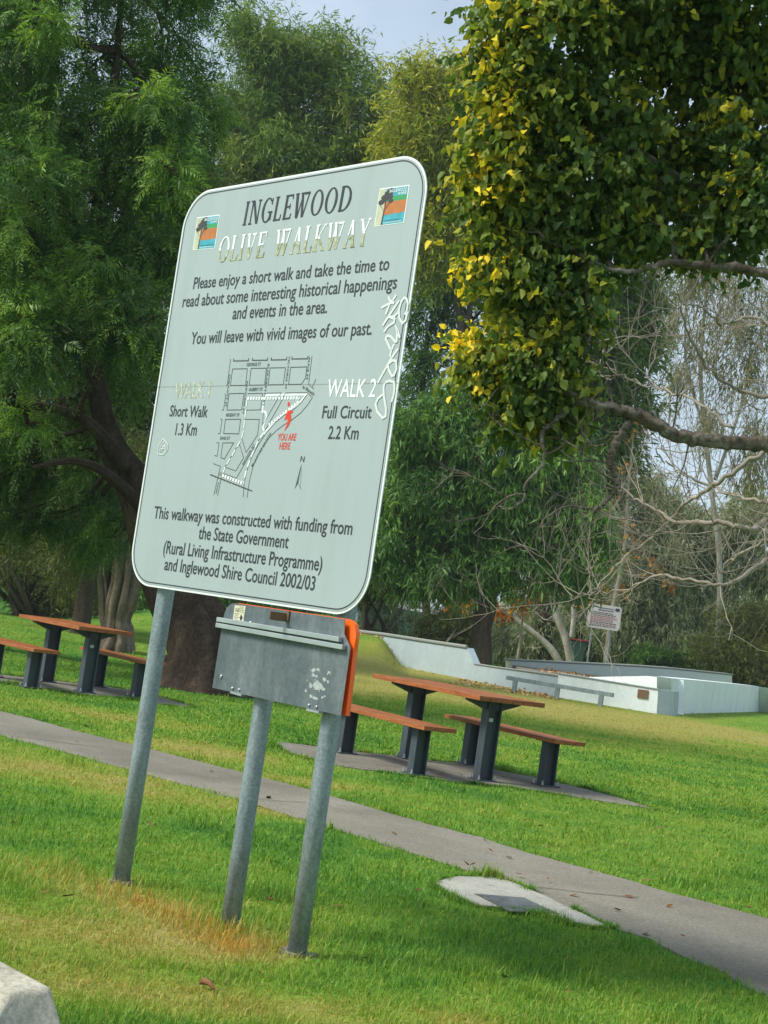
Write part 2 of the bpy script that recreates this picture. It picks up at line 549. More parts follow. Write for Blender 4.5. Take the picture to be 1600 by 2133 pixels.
# ------------------------------------------------------------------ path, slabs, pad
PATH_UP = [(0, 1482), (75, 1500), (150, 1522), (275, 1552), (485, 1605), (650, 1647), (800, 1692), (900, 1720), (1000, 1745), (1100, 1778),
           (1200, 1805), (1300, 1832), (1400, 1863), (1500, 1887), (1600, 1915), (1680, 1942)]
PATH_LO = [(0, 1532), (75, 1552), (265, 1602), (350, 1627), (475, 1660), (635, 1710), (700, 1730), (800, 1760), (900, 1792), (965, 1812), (1065, 1843),
           (1150, 1882), (1265, 1932), (1350, 1957), (1400, 1985), (1500, 2025), (1540, 2050), (1600, 2080), (1680, 2120)]
pu = [G(*p) for p in PATH_UP]
pl = [G(*p) for p in PATH_LO]
d0 = nrm(pu[0] - pu[4])
pu = [pu[0] + d0 * 9, pu[0] + d0 * 3] + pu
pl = [pl[0] + d0 * 9, pl[0] + d0 * 3] + pl
for k_ in range(1, 12):                                            # the path goes on, bending past the right of the view
    dd_ = nrm(nrm(pl[-1] - pl[-2]) * 0.6 + nrm(pu[-1] - pu[-2]) * 0.4 + np.array([0.10, 0.02, 0]))
    pl.append(pl[-1] + dd_ * 0.6)
    pu.append(pl[-1] + np.array([-dd_[1], dd_[0], 0]) * (1.25 + 0.0 * k_))
path_poly = np.array(pu + pl[::-1])[:, :2]


def wobble_poly(pts, amp, seed, step=0.12):
    """resample an outline and give it the slightly ragged edge of turf grown over concrete"""
    r = np.random.default_rng(seed)
    out = []
    n = len(pts)
    for i in range(n):
        a, b = np.array(pts[i][:2]), np.array(pts[(i + 1) % n][:2])
        k = max(1, int(np.linalg.norm(b - a) / step))
        for j in range(k):
            out.append(a + (b - a) * j / k + r.normal(0, amp, 2))
    return np.array(out)


def sheet(name, poly, z, mat, kind=None, label=None, cat=None, thick=0.05):
    mb = MB()
    mb.prism([(p[0], p[1], z - thick) for p in poly], np.array([0, 0, thick]))
    bm = bmesh.new()
    o = mb.build(name, mat, org=(poly[:, 0].mean(), poly[:, 1].mean(), 0))
    bm.from_mesh(o.data)
    bmesh.ops.triangulate(bm, faces=[f for f in bm.faces if len(f.verts) > 4])
    bmesh.ops.recalc_face_normals(bm, faces=bm.faces)
    bm.to_mesh(o.data)
    bm.free()
    return tag(o, label, cat, kind=kind)


sheet('path', wobble_poly(path_poly, 0.012, 1), 0.006, M['path'], 'structure')
SLAB_R = [(545, 1543), (620, 1551), (738, 1567), (820, 1575), (889, 1585), (959, 1591), (1029, 1604), (1114, 1621), (1222, 1645), (1296, 1665), (1368, 1687),
          (1296, 1677), (1145, 1653), (1029, 1637), (912, 1625), (843, 1616), (757, 1604), (688, 1594), (610, 1572)]
SLAB_L = [(-60, 1398), (0, 1406), (49, 1412), (158, 1424), (273, 1438), (339, 1454), (408, 1475), (331, 1467), (287, 1459), (158, 1446), (86, 1435), (0, 1423), (-60, 1416)]
slabR = np.array([G(*p)[:2] for p in SLAB_R])
slabL = np.array([G(*p)[:2] for p in SLAB_L])
sheet('picnic_slab', wobble_poly(slabR, 0.012, 2), 0.008, M['slab'], 'structure')
sheet('picnic_slab', wobble_poly(slabL, 0.012, 3), 0.008, M['slab'], 'structure')
PAD = [(908, 1846), (925, 1836), (955, 1831), (1030, 1832), (1068, 1843), (1110, 1861), (1180, 1893), (1270, 1936), (1230, 1934), (1170, 1923), (1090, 1901), (1000, 1891), (960, 1878), (928, 1862)]
padp = np.array([G(*p)[:2] for p in PAD])
pad_t = thing('meter_pad', 'pale concrete pad with a dark rectangular lid beside the path', 'meter pad', (padp[:, 0].mean(), padp[:, 1].mean(), 0))
mb = MB().prism([(p[0], p[1], -0.05) for p in wobble_poly(padp, 0.006, 5, 0.08)], np.array([0, 0, 0.066]))
o = mb.build('concrete_surround', M['padc'], pad_t)
LID = [(993, 1863), (1090, 1871), (1158, 1902), (1062, 1898)]
lidp = [G(*p, 0.016) for p in LID]
o = MB().prism([p * [1, 1, 0] + [0, 0, 0.0165] for p in lidp], np.array([0, 0, 0.003])).build('lid', M['lid'], pad_t)

lc_ = sum(lidp) / 4
MB().prism([(lc_ + (p - lc_) * 1.07) * [1, 1, 0] + [0, 0, 0.0160] for p in lidp], np.array([0, 0, 0.0015])).build('lid_frame', M['crack'], pad_t)
for s_ in (-1, 1):
    q_ = lc_ + (lidp[0] - lidp[2]) * 0.36 * s_
    MB().tube([(q_[0], q_[1], .019), (q_[0], q_[1], .0205)], [.011, .011], 10).build('lifting_hole', M['crack'], pad_t)

# joints and cracks in the path
mb = MB()
for pts in ([(1082, 1843), (1150, 1850), (1230, 1860), (1300, 1866), (1330, 1868)], [(20, 1532), (90, 1540), (150, 1549), (220, 1556)], [(512, 1662), (545, 1664), (580, 1668), (640, 1671)]):
    P = [G(*p, 0.0105) for p in pts]
    for a, b in zip(P[:-1], P[1:]):
        mb.add([a + [0, -.006, 0], b + [0, -.006, 0], b + [0, .006, 0], a + [0, .006, 0]], [(0, 1, 2, 3)])
tag(mb.build('path_joint', M['crack']), kind='structure')


def inside(poly, x, y):
    c = np.zeros(len(x), bool)
    n = len(poly)
    for i in range(n):
        x0, y0 = poly[i]
        x1, y1 = poly[(i + 1) % n]
        if y0 == y1:
            continue
        h = ((y0 > y) != (y1 > y)) & (x < (x1 - x0) * (y - y0) / (y1 - y0) + x0)
        c ^= h
    return c


# ------------------------------------------------------------------ grass blades
def blades(name, n, ylo, yhi, seed, lmin, lmax, wid, label, edges=None):
    r = np.random.default_rng(seed)
    y = 1 / (1 / ylo + r.random(n) * (1 / yhi - 1 / ylo))           # denser close by
    half = 0.33 * y + 0.6
    x = r.uniform(-1, 1, n) * half
    if edges is not None:                                           # untrimmed fringe along the concrete
        xs, ys = [], []
        for p in edges:
            q = np.roll(p, -1, 0)
            ln = np.linalg.norm(q - p, axis=1)
            i = r.choice(len(p), n, p=ln / ln.sum())
            t = r.random((n, 1))
            pt = p[i] + (q[i] - p[i]) * t
            d_ = (q[i] - p[i]) / np.maximum(ln[i], 1e-6)[:, None]
            off = np.abs(r.normal(0, .022, (n, 1))) * np.where(r.random((n, 1)) < .9, 1, -1)
            sgn = 1.0 if inside(p, *(p.mean(0) + 0).reshape(2, 1))[0] else 1.0
            nn_ = np.stack([-d_[:, 1], d_[:, 0]], -1)
            tst = inside(p, *(pt + nn_ * .01).T)
            nn_[tst] *= -1
            pt = pt + nn_ * off
            keep_ = (pt[:, 1] < 20) & (vnoise(pt[:, 0], pt[:, 1], 3.7) > .32)
            xs.append(pt[keep_, 0])
            ys.append(pt[keep_, 1])
        x, y = np.concatenate(xs), np.concatenate(ys)
        n = len(x)
    keep = np.ones(n, bool)
    for p in (() if edges is not None else (path_poly, slabR, slabL, padp, kerb_poly)):
        keep &= ~inside(p, x, y)
    for (cx, cy, cr) in CLEAR:
        keep &= (x - cx) ** 2 + (y - cy) ** 2 > cr * cr
    keep &= (vnoise(x, y, 5.3) > 0.20) | (r.random(n) < 0.35) | (dryness(x, y) < 0.42)      # thin worn spots in the dry turf
    x, y = x[keep], y[keep]
    n = len(x)
    T = tall(x, y)
    dr = dryness(x, y)
    cl = vnoise(x, y, 6.0)
    L = (lmin + (lmax - lmin) * r.random(n) ** 1.5) * (0.65 + 0.7 * cl) * (1 + 1.5 * T * r.random(n))
    L *= 1 + 0.5 * np.exp(-((x - 0.05) / 0.35) ** 2 - ((y - 6.45) / 0.3) ** 2)
    L *= np.where(dr > 0.5, 0.85, 1.0)
    L *= 1 + 0.9 * np.clip((vnoise(x, y, 4.3) - 0.70) / 0.14, 0, 1) * (dr < 0.5)      # ranker tufts
    az = r.random(n) * 2 * np.pi
    lean = np.abs(r.normal(0.75, 0.40, n)) * (1 - 0.35 * T)
    W = wid * np.clip(y / 7.0, 0.75, 3.0) * (0.7 + 0.6 * r.random(n))
    h = np.stack([np.cos(az), np.sin(az), 0 * az], -1)
    sd = np.stack([np.sin(az + r.normal(0, .6, n)), -np.cos(az), 0 * az], -1)
    base = np.stack([x, y, height(x, y) - 0.003], -1)
    up = np.array([0, 0, 1.0])
    mid = base + (h * np.sin(lean * 0.5)[:, None] + up * np.cos(lean * 0.5)[:, None]) * (L * 0.55)[:, None]
    tip = mid + (h * np.sin(lean * 1.5)[:, None] + up * np.cos(np.minimum(lean * 1.5, 1.9))[:, None]) * (L * 0.5)[:, None]
    hw = sd * W[:, None] * 0.5
    V = np.stack([base - hw, base + hw, mid + hw * .8, mid - hw * .8, tip + hw * .12, tip - hw * .12], 1)
    tint = np.clip(dr + r.normal(0, 0.12, n) + T * r.normal(0, 0.20, n) + 0.25 * (r.random(n) < 0.10) * (dr > 0.22) - 0.1 * T * (r.random(n) < .25), 0, 1)
    o = np_mesh(name, V, 6, [(0, 1, 2, 3), (3, 2, 4, 5)], tint, M['blade'])
    return tag(o, label, 'grass', kind='stuff')


# concrete kerb end at lower left
KZ = 0.17
k1, k2 = G(0, 1997, KZ), G(108, 2054, KZ)
kd = nrm((k1 - k2) * [1, 1, 0])                      # along the kerb, away from its end
kn = np.array([kd[1], -kd[0], 0.0])
if kn[1] > 0:
    kn = -kn                                         # across, towards the camera
kb = k2 * [1, 1, 0]
kerb_poly = np.array([(kb - kd * 0.05 - kn * 0.05)[:2], (kb + kd * 2.2 - kn * 0.05)[:2], (kb + kd * 2.2 + kn * 0.36)[:2], (kb - kd * 0.05 + kn * 0.36)[:2]])
bm = bmesh.new()
prof = [(-0.03, -0.03), (0.0, KZ), (0.13, KZ - 0.004), (0.30, 0.05), (0.33, -0.03)]
ra, rb = [], []
for (a, z) in prof:
    t = 0.0 if z > 0.1 else -0.15
    ra.append(kb + kn * a + kd * (t + 0.0) + np.array([0, 0, z]))
    rb.append(kb + kn * a + kd * 2.2 + np.array([0, 0, z]))
n = len(prof)
mb = MB()
rows = []
r = np.random.default_rng(3)
for j in range(15):
    t = j / 14
    rows.append([p * (1 - t) + q * t for p, q in zip(ra, rb)])
vs = [p for row in rows for p in row]
fs = [(j * n + i, j * n + i + 1, (j + 1) * n + i + 1, (j + 1) * n + i) for j in range(14) for i in range(n - 1)]
fs += [tuple(range(n))[::-1], tuple(14 * n + i for i in range(n))]
mb.add(vs, fs)
ko = mb.build('concrete_kerb', M['kerb'], org=(kb[0], kb[1], 0), bevel=0.022, bseg=4, smooth=True)
tag(ko, 'weathered concrete kerb end with rounded edges at the lower left of the lawn', 'kerb')

# ------------------------------------------------------------------ walkway sign
SA = np.array([-0.0172, 5.8451, 0.0])               # right edge of the panel
SYAW, SW, SZ0, SZ1 = -0.8208, 1.6103, 1.3149, 3.1412
SD = np.array([math.cos(SYAW), math.sin(SYAW), 0.0])  # along the panel to the right (nearer end)
SO = SA - SD * SW + np.array([0, 0, SZ0])             # lower left corner
SN = np.array([SD[1], -SD[0], 0.0])                   # out of the face, towards the camera
if SN[1] > 0:
    SN = -SN
SU = np.array([0, 0, 1.0])
SH = SZ1 - SZ0


def sp(px, py):
    """panel coordinates (u from the left edge, v from the lower edge) under a photo pixel"""
    d = ray(px, py)
    t = ((SO - CAMO) @ SN) / (d @ SN)
    p = CAMO + d * t - SO
    return np.array([p @ SD, p @ SU])


def S3(u, v, off=0.0):
    return SO + SD * u + SU * v + SN * off


def rrect(x0, y0, x1, y1, r, seg=12):
    out = []
    for (cx, cy, a0) in ((x1 - r, y0 + r, -90), (x1 - r, y1 - r, 0), (x0 + r, y1 - r, 90), (x0 + r, y0 + r, 180)):
        for k in range(seg + 1):
            a = R(a0 + 90 * k / seg)
            out.append((cx + r * math.cos(a), cy + r * math.sin(a)))
    return out


post_mid = SO + SD * SW * 0.6
ws = thing('walkway_sign', 'tall white walkway information sign with map and lettering on two steel posts', 'sign', (*(SA - SD * SW * 0.5)[:2], 0))
RC = 0.175
outl = rrect(0, 0, SW, SH, RC, 16)
mb = MB().prism([S3(u, v, -0.0055) for u, v in outl], SN * 0.0045)
panel = mb.build('panel', M['signwhite'], ws)
mb = MB()
inn = rrect(0.009, 0.009, SW - 0.009, SH - 0.009, RC - 0.009, 16)
mb.prism([S3(u, v, -0.0008) for u, v in inn], SN * 0.0012)
mb.build('face_sheet', M['face'], panel)
mb = MB()
bo, bi = rrect(0.0165, 0.0165, SW - 0.0165, SH - 0.0165, RC - 0.0165, 16), rrect(0.0215, 0.0215, SW - 0.0215, SH - 0.0215, RC - 0.0215, 16)
n = len(bo)
mb.add([S3(u, v, 0.0012) for u, v in bo] + [S3(u, v, 0.0012) for u, v in bi], [(i, (i + 1) % n, (i + 1) % n + n, i + n) for i in range(n)])
mb.build('border_line', M['ink'], panel)
sv = 0.5 * (sp(333, 806)[1] + sp(828, 798)[1])
mb = MB().add([S3(0.002, sv - 0.0016, 0.0009), S3(SW - 0.002, sv - 0.0016, 0.0009), S3(SW - 0.002, sv + 0.0016, 0.0009), S3(0.002, sv + 0.0016, 0.0009)], [(0, 1, 2, 3)])
mb.build('panel_seam', M['coping'], panel)

# --- lettering in the built-in font
_cache = {}


def text_mesh(body):
    if body in _cache:
        return _cache[body]
    cu = bpy.data.curves.new('lettering', 'FONT')
    cu.body = body
    cu.resolution_u = 4
    cu.offset = 0.010
    o = bpy.data.objects.new('lettering', cu)
    COL.objects.link(o)
    dg = bpy.context.evaluated_depsgraph_get()
    dg.update()
    m = bpy.data.meshes.new_from_object(o.evaluated_get(dg))
    vs = np.array([v.co[:2] for v in m.vertices])
    fs = [tuple(p.vertices) for p in m.polygons]
    bpy.data.objects.remove(o)
    bpy.data.curves.remove(cu)
    bpy.data.meshes.remove(m)
    _cache[body] = (vs, fs)
    return vs, fs


CAPH = np.ptp(text_mesh('H')[0][:, 1])


def put_text(mb, body, L, Rr, cap, mi=0, off=0.0016, frame=None, bold=0.0, clip=None):
    """body between photo pixels L and Rr (both on the base line), cap height in pixels"""
    vs, fs = text_mesh(body)
    x0, x1 = vs[:, 0].min(), vs[:, 0].max()
    a, b = sp(*L), sp(*Rr)
    d = (b - a)
    ln = np.linalg.norm(d)
    d = d / ln
    up = np.array([-d[1], d[0]])
    mid = np.array([(L[0] + Rr[0]) / 2, (L[1] + Rr[1]) / 2])
    k = np.linalg.norm(sp(mid[0], mid[1] - cap * 0.99) - sp(*mid)) / CAPH if frame is None else frame
    P = [a + d * (p[0] - x0) / (x1 - x0) * ln + up * p[1] * k for p in vs]
    mb.add([S3(q[0], q[1], off) for q in P], fs, mi)


for body, L, Rr, cap in [
    ('Please enjoy a short walk and take the time to', (402.5, 602), (810, 562), 25.5),
    ('read about some interesting historical happenings', (380, 640), (826, 601), 26.5),
    ('and events in the area.', (484, 665), (681, 652), 27),
    ('You will leave with vivid images of our past.', (397, 717), (774, 697), 26.5),
    ('Short Walk', (353, 867), (432, 869), 23), ('1.3 Km', (365, 906), (409, 907), 24.5),
    ('Full Circuit', (671, 871), (773, 871), 26), ('2.2 Km', (683, 914), (746, 915), 27),
    ('This walkway was constructed with funding from', (320, 1079), (733, 1114), 27),
    ('the State Government', (413, 1122), (600, 1142), 27.5),
    ('(Rural Living Infrastructure Programme)', (340, 1152), (670, 1189), 28),
    ('and Inglewood Shire Council 2002/03', (342, 1187), (655, 1230), 28)]:
    mb = MB()
    put_text(mb, body, L, Rr, cap)
    mb.build('lettering_line', M['ink'], panel)
mb = MB()
put_text(mb, 'YOU ARE', (578, 917.5), (616.5, 917.5), 14.5)
mb.build('lettering_line', M['red'], panel)
mb = MB()
put_text(mb, 'HERE', (582, 936), (604, 936), 14.5)
mb.build('lettering_line', M['red'], panel)
mb = MB()
CN = lambda x, y: (400 + x / 5, 720 + y / 5)          # detail view of the map -> photo pixels


def ribbon(mb, pts, wd, mi=0, off=0.0014, closed=False, dash=None, map_=CN):
    """flat strip of width wd (metres) along points of the panel"""
    P = [sp(*map_(*p)) for p in pts]
    if closed:
        P.append(P[0])
    if dash:
        segs, acc, cur = [], 0.0, []
        for a, b in zip(P[:-1], P[1:]):
            ln = np.linalg.norm(b - a)
            k = max(1, int(ln / 0.002))
            for j in range(k):
                on = (acc % (dash[0] + dash[1])) < dash[0]
                if on:
                    cur.append(a + (b - a) * j / k)
                elif cur:
                    segs.append(cur)
                    cur = []
                acc += ln / k
        if len(cur) > 1:
            segs.append(cur)
        for s in segs:
            if len(s) > 1:
                _strip(mb, [s[0], s[-1]], wd, mi, off)
        return
    _strip(mb, P, wd, mi, off)


def _strip(mb, P, wd, mi, off):
    n = len(P)
    vs = []
    for i in range(n):
        t0 = P[i] - P[i - 1] if i > 0 else P[i + 1] - P[i]
        t1 = P[i + 1] - P[i] if i < n - 1 else t0
        t0, t1 = nrm(t0), nrm(t1)
        t = nrm(t0 + t1) if np.linalg.norm(t0 + t1) > 1e-3 else t0
        nn = np.array([-t[1], t[0]])
        sc = 1 / max(0.5, abs(nn @ np.array([-t0[1], t0[0]])))
        vs += [P[i] + nn * wd * 0.5 * sc, P[i] - nn * wd * 0.5 * sc]
    mb.add([S3(q[0], q[1], off) for q in vs], [(2 * i, 2 * i + 1, 2 * i + 3, 2 * i + 2) for i in range(n - 1)], mi)


def pfill(mb, pts, mi=0, off=0.0014, map_=CN):
    P = [sp(*map_(*p)) for p in pts]
    mb.add([S3(q[0], q[1], off) for q in P], [tuple(range(len(P)))], mi)


# "you are here" arrow
pfill(mb, [(1002, 590), (1012, 583), (1022, 592), (1024, 612), (1014, 632), (1002, 634), (996, 618)])
pfill(mb, [(1008, 655), (1060, 690), (1030, 708), (1036, 745), (1028, 790), (1005, 840), (962, 890), (985, 835), (996, 790), (998, 755), (962, 780), (985, 715)], off=0.0019)
mb.build('red_marker', M['red'], panel)

mb = MB()
put_text(mb, 'WALK 2', (680, 827), (781, 827), 37)
mb.build('lettering_line', M['signwhite'], panel)
mb = MB()
put_text(mb, 'WALK 1', (363, 831), (436, 827), 33)
mb.build('lettering_line', M['peel'], panel)

# --- map of the streets
mb = MB()
TH, TK = 0.0028, 0.0048
for pts in ([(437, 133), (435, 160), (590, 157), (594, 130)], [(632, 128), (630, 153), (788, 151), (792, 123)], [(828, 122), (826, 149), (985, 146), (992, 115)], [(1043, 112), (1041, 139), (1205, 136), (1213, 106)]):
    ribbon(mb, pts, TK)
for pts in ([(424, 243), (578, 240), (560, 413), (402, 415)], [(617, 237), (778, 234), (757, 409), (597, 412)], [(815, 232), (976, 229), (953, 405), (795, 408)], [(1029, 226), (1197, 221), (1185, 335), (1140, 402), (1007, 404)],
            [(388, 500), (543, 497), (519, 668), (366, 671)], [(350, 768), (508, 766), (489, 918), (332, 915)], [(322, 1013), (436, 1012), (340, 1180), (302, 1166)]):
    ribbon(mb, pts, TH * 1.15, closed=True)
for pts in ([(404, 138), (370, 405), (358, 420)], [(1252, 105), (1216, 405), (1272, 452)], [(1292, 350), (1256, 430)], [(345, 498), (352, 520), (330, 670), (312, 671)], [(298, 765), (316, 768), (294, 915), (272, 916)], [(256, 1010), (284, 1013), (264, 1152), (236, 1142)],
            [(580, 500), (738, 496), (716, 668), (560, 672)], [(780, 495), (933, 492), (735, 830), (745, 690)], [(978, 492), (1200, 490), (1258, 540)], [(978, 492), (900, 640), (750, 905), (640, 1070), (465, 1380), (325, 1330)],
            [(548, 767), (704, 768), (685, 930), (565, 1112), (520, 962)], [(492, 1015), (540, 1165), (458, 1305), (345, 1265), (492, 1015)], [(222, 1228), (298, 1255), (228, 1560)], [(315, 1340), (268, 1562)]):
    ribbon(mb, pts, TH)
brook = [(1200, 510), (1140, 590), (1060, 665), (960, 725), (870, 800), (780, 900), (690, 1035), (620, 1170), (570, 1310), (545, 1440), (535, 1580)]
ribbon(mb, brook, TH)
ribbon(mb, [(p[0] + o_[0], p[1] + o_[1]) for p, o_ in zip([(1255, 540), (1205, 620), (1130, 705), (1040, 775), (960, 825), (880, 885), (800, 965), (720, 1080), (640, 1250), (598, 1420), (575, 1585)], [(0, 0)] * 11)], TH)
ribbon(mb, [(190, 1342), (630, 1515)], TK)
for k in range(13):
    x = 215 + k * 31
    y = 1342 + (x - 190) * 0.393
    ribbon(mb, [(x + 4, y - 9), (x - 4, y + 11)], TH * 0.8, off=0.0018)
ribbon(mb, [(1140, 1240), (1132, 1495), (1105, 1420)], TH * 0.7)
pfill(mb, [(1140, 1240), (1108, 1425), (1072, 1495)], off=0.0017)


def map_text(body, L, Rr, cap):
    put_text(mb, body, CN(*L), CN(*Rr), cap / 5)


for a_ in [('GEORGE ST', (570, 215), (717, 208), 36), ('ALBERT ST', (594, 472), (735, 470), 36), ('REGENT ST', (356, 737), (495, 737), 34), ('KING ST', (294, 980), (395, 980), 34),
           ('to Warwick', (1150, 440), (1270, 525), 40), ('N', (1128, 1205), (1168, 1212), 62),
           ('BROOK ST', (535, 1245), (655, 1030), 26), ('McINTYRE BROOK', (632, 1265), (832, 912), 30),
           ('CHILCOTT ST', (390, 300), (345, 640), 20), ('PRINCESS ST', (570, 372), (525, 715), 20), ('ELIZABETH ST', (793, 190), (736, 636), 20), ('VICTORIA ST', (1008, 112), (968, 455), 20), ('ALICE ST', (1218, 112), (1190, 360), 20),
           ('TO', (297, 1308), (285, 1350), 20), ('Texas', (272, 1415), (248, 1540), 20)]:
    body, L, Rr, cap = a_
    if cap == 20:                                     # street names that run down the page
        vs, fs = text_mesh(body)
        x0, x1 = vs[:, 0].min(), vs[:, 0].max()
        a, b = sp(*CN(*L)), sp(*CN(*Rr))
        d = b - a
        ln = np.linalg.norm(d)
        d = d / ln
        up = np.array([-d[1], d[0]])
        if up[0] < 0:
            up = -up
        kk = 0.0105 / CAPH
        P = [a + d * (p[0] - x0) / (x1 - x0) * ln + up * p[1] * kk for p in vs]
        mb.add([S3(q[0], q[1], 0.0020) for q in P], fs)
    else:
        put_text(mb, body, CN(*L), CN(*Rr), cap / 5 * 0.92, off=0.0020)
smap = mb.build('street_map', M['inkfine'], panel)
mb = MB()
ribbon(mb, [(1145, 512), (1195, 508), (1110, 610), (1040, 655), (960, 715), (860, 800), (775, 890), (752, 925)], 0.0095, off=0.0012, map_=CN)
ribbon(mb, [(1195, 508), (790, 513), (752, 535), (735, 690), (770, 690), (780, 740), (745, 830), (740, 860), (762, 900)], 0.0085, off=0.00105)
ribbon(mb, [(580, 551), (1125, 546), (1100, 600), (1030, 650), (800, 830)], 0.0125, off=0.0022, dash=(0.0135, 0.0055))
ribbon(mb, [(578, 560), (535, 930), (505, 1000), (350, 1265), (328, 1325)], 0.006, off=0.0022, dash=(0.034, 0.012))
ribbon(mb, [(752, 905), (690, 1000), (610, 1180), (560, 1330), (540, 1440)], 0.008, off=0.0022, dash=(0.032, 0.014))
ribbon(mb, [(318, 1352), (545, 1440)], 0.014, off=0.0022, dash=(0.0135, 0.006))
mb.build('trail_lines', M['signwhite'], panel)

# --- graffiti
GR = lambda x, y: (760 + x / 7.11, 600 + y / 7.11)
mb = MB()
k = 0
for pts in ([(250, 295), (375, 225), (445, 215)], [(355, 130), (378, 185), (440, 230)], [(470, 105), (420, 185)], [(375, 235), (315, 395)], [(515, 185), (270, 560)], [(500, 360), (440, 425), (350, 430)], [(375, 430), (450, 460), (440, 510), (340, 580), (290, 655)],
            [(600, 400), (630, 330), (645, 230), (625, 160), (590, 145), (545, 210), (512, 330), (520, 450), (565, 525), (610, 480), (640, 350)],
            [(525, 745), (500, 640), (460, 545), (487, 660), (480, 790), (460, 800), (400, 725), (340, 705), (318, 750), (390, 910)], [(440, 830), (395, 930), (378, 1025)], [(498, 900), (400, 1040), (195, 1410)],
            [(365, 1120), (420, 1070), (470, 1085), (475, 1200), (440, 1290), (410, 1305), (360, 1210), (350, 1150)], [(310, 1400), (370, 1375), (440, 1395), (445, 1500), (430, 1600), (400, 1690)],
            [(280, 1575), (200, 1640), (165, 1720), (190, 1830), (270, 1925), (315, 1900), (322, 1790), (290, 1600), (285, 1480), (300, 1410)]):
    ribbon(mb, pts, 0.0105, off=0.0024 + 0.00012 * (k % 9), map_=GR)
    k += 1
mb.build('graffiti', M['graf'], panel)
mb = MB()
BL = lambda x, y: (260 + x / 2.667, 700 + y / 2.667)
for pts in ([(185, 655), (190, 610), (215, 570), (240, 600), (240, 630), (215, 660), (185, 655)], [(198, 645), (200, 612), (222, 585)], [(205, 640), (225, 600), (228, 640)], [(210, 612), (235, 612)], [(200, 628), (236, 622)]):
    ribbon(mb, pts, 0.0045, off=0.0024 + 0.00012 * (k % 9), map_=BL)
    k += 1
mb.build('graffiti', M['graf'], panel)


# --- heading in drawn serif capitals
def ring(cx, cy, rx, ry, t_thick, t_thin, a0=0, a1=360, n=28):
    o, i = [], []
    for k in range(n + 1):
        a = R(a0 + (a1 - a0) * k / n)
        o.append((cx + rx * math.cos(a), cy + ry * math.sin(a)))
        i.append((cx + (rx - t_thick) * math.cos(a), cy + (ry - t_thin) * math.sin(a)))
    return [[o[k], o[k + 1], i[k + 1], i[k]] for k in range(n)]


def stem(x0, y0, x1, y1, wd):
    return [[(x0 - wd / 2, y0), (x0 + wd / 2, y0), (x1 + wd / 2, y1), (x1 - wd / 2, y1)]]


def serif(x, y, wd=0.26, h=0.05, up=1):
    if up > 0:
        return [[(x - wd / 2, y), (x + wd / 2, y), (x + wd * 0.30, y + h * 1.5), (x - wd * 0.30, y + h * 1.5)]]
    return [[(x - wd * 0.30, y - h * 1.5), (x + wd * 0.30, y - h * 1.5), (x + wd / 2, y), (x - wd / 2, y)]]


TW, TN = 0.125, 0.065
GLY = {
    'I': (0.30, stem(.15, 0, .15, 1, TW) + serif(.15, 0) + serif(.15, 1, up=-1)),
    'N': (0.66, stem(.12, 0, .12, 1, TN) + stem(.16, 1, .53, 0, TW) + stem(.55, 0, .55, 1, TN) + serif(.12, 0, .22) + serif(.55, 1, .22, up=-1) + serif(.10, 1, .2, up=-1)),
    'G': (0.68, ring(.36, .5, .32, .52, .12, .06, 48, 322) + stem(.58, .08, .58, .42, TW * .9) + [[(.42, .38), (.68, .38), (.68, .44), (.42, .44)]] + [[(.54, .72), (.62, .72), (.62, .98), (.57, .98)]]),
    'L': (0.50, stem(.14, 0, .14, 1, TW) + [[(.06, 0), (.48, 0), (.48, .07), (.06, .07)]] + [[(.41, .0), (.48, 0), (.51, .24), (.46, .24)]] + serif(.14, 1, up=-1)),
    'E': (0.56, stem(.14, 0, .14, 1, TW) + [[(.06, 0), (.50, 0), (.50, .07), (.06, .07)], [(.06, .93), (.50, .93), (.50, 1), (.06, 1)], [(.14, .48), (.40, .48), (.40, .545), (.14, .545)],
                                           [(.45, 0), (.50, 0), (.54, .22), (.49, .22)], [(.45, 1), (.50, 1), (.52, .80), (.48, .80)], [(.37, .40), (.41, .40), (.41, .63), (.37, .63)]]),
    'W': (0.90, stem(.10, 1, .24, 0, TW) + stem(.27, 0, .46, 1, TN) + stem(.40, 1, .56, 0, TW) + stem(.59, 0, .80, 1, TN) + serif(.10, 1, .24, up=-1) + serif(.42, 1, .24, up=-1) + [[(.52, 1.0), (.84, 1.0), (.84, .93), (.54, .90)]]),
    'O': (0.72, ring(.36, .5, .33, .52, .12, .06)),
    'D': (0.70, stem(.14, 0, .14, 1, TW) + ring(.26, .5, .41, .5, .12, .065, -90, 90) + [[(.05, 0), (.28, 0), (.28, .062), (.05, .062)], [(.05, .938), (.28, .938), (.28, 1), (.05, 1)]]),
    'V': (0.64, stem(.12, 1, .27, 0, TW) + stem(.31, 0, .50, 1, TN) + serif(.12, 1, .24, up=-1) + [[(.34, 1.0), (.58, 1.0), (.58, .93), (.36, .90)]]),
    'A': (0.64, stem(.10, 0, .32, 1, TN) + stem(.33, 1, .52, 0, TW) + [[(.20, .33), (.45, .33), (.44, .39), (.21, .39)]] + serif(.10, 0, .22) + serif(.52, 0, .26)),
    'K': (0.66, stem(.14, 0, .14, 1, TW) + stem(.18, .45, .54, 1, TN) + stem(.26, .55, .56, 0, TW) + serif(.14, 0) + serif(.14, 1, up=-1) + serif(.54, 1, .2, up=-1) + serif(.57, 0, .2)),
    'Y': (0.62, stem(.12, 1, .30, .48, TW) + stem(.32, .5, .52, 1, TN) + stem(.31, 0, .31, .5, TW) + serif(.31, 0) + serif(.12, 1, .22, up=-1) + serif(.52, 1, .2, up=-1)),
    ' ': (0.40, [])}


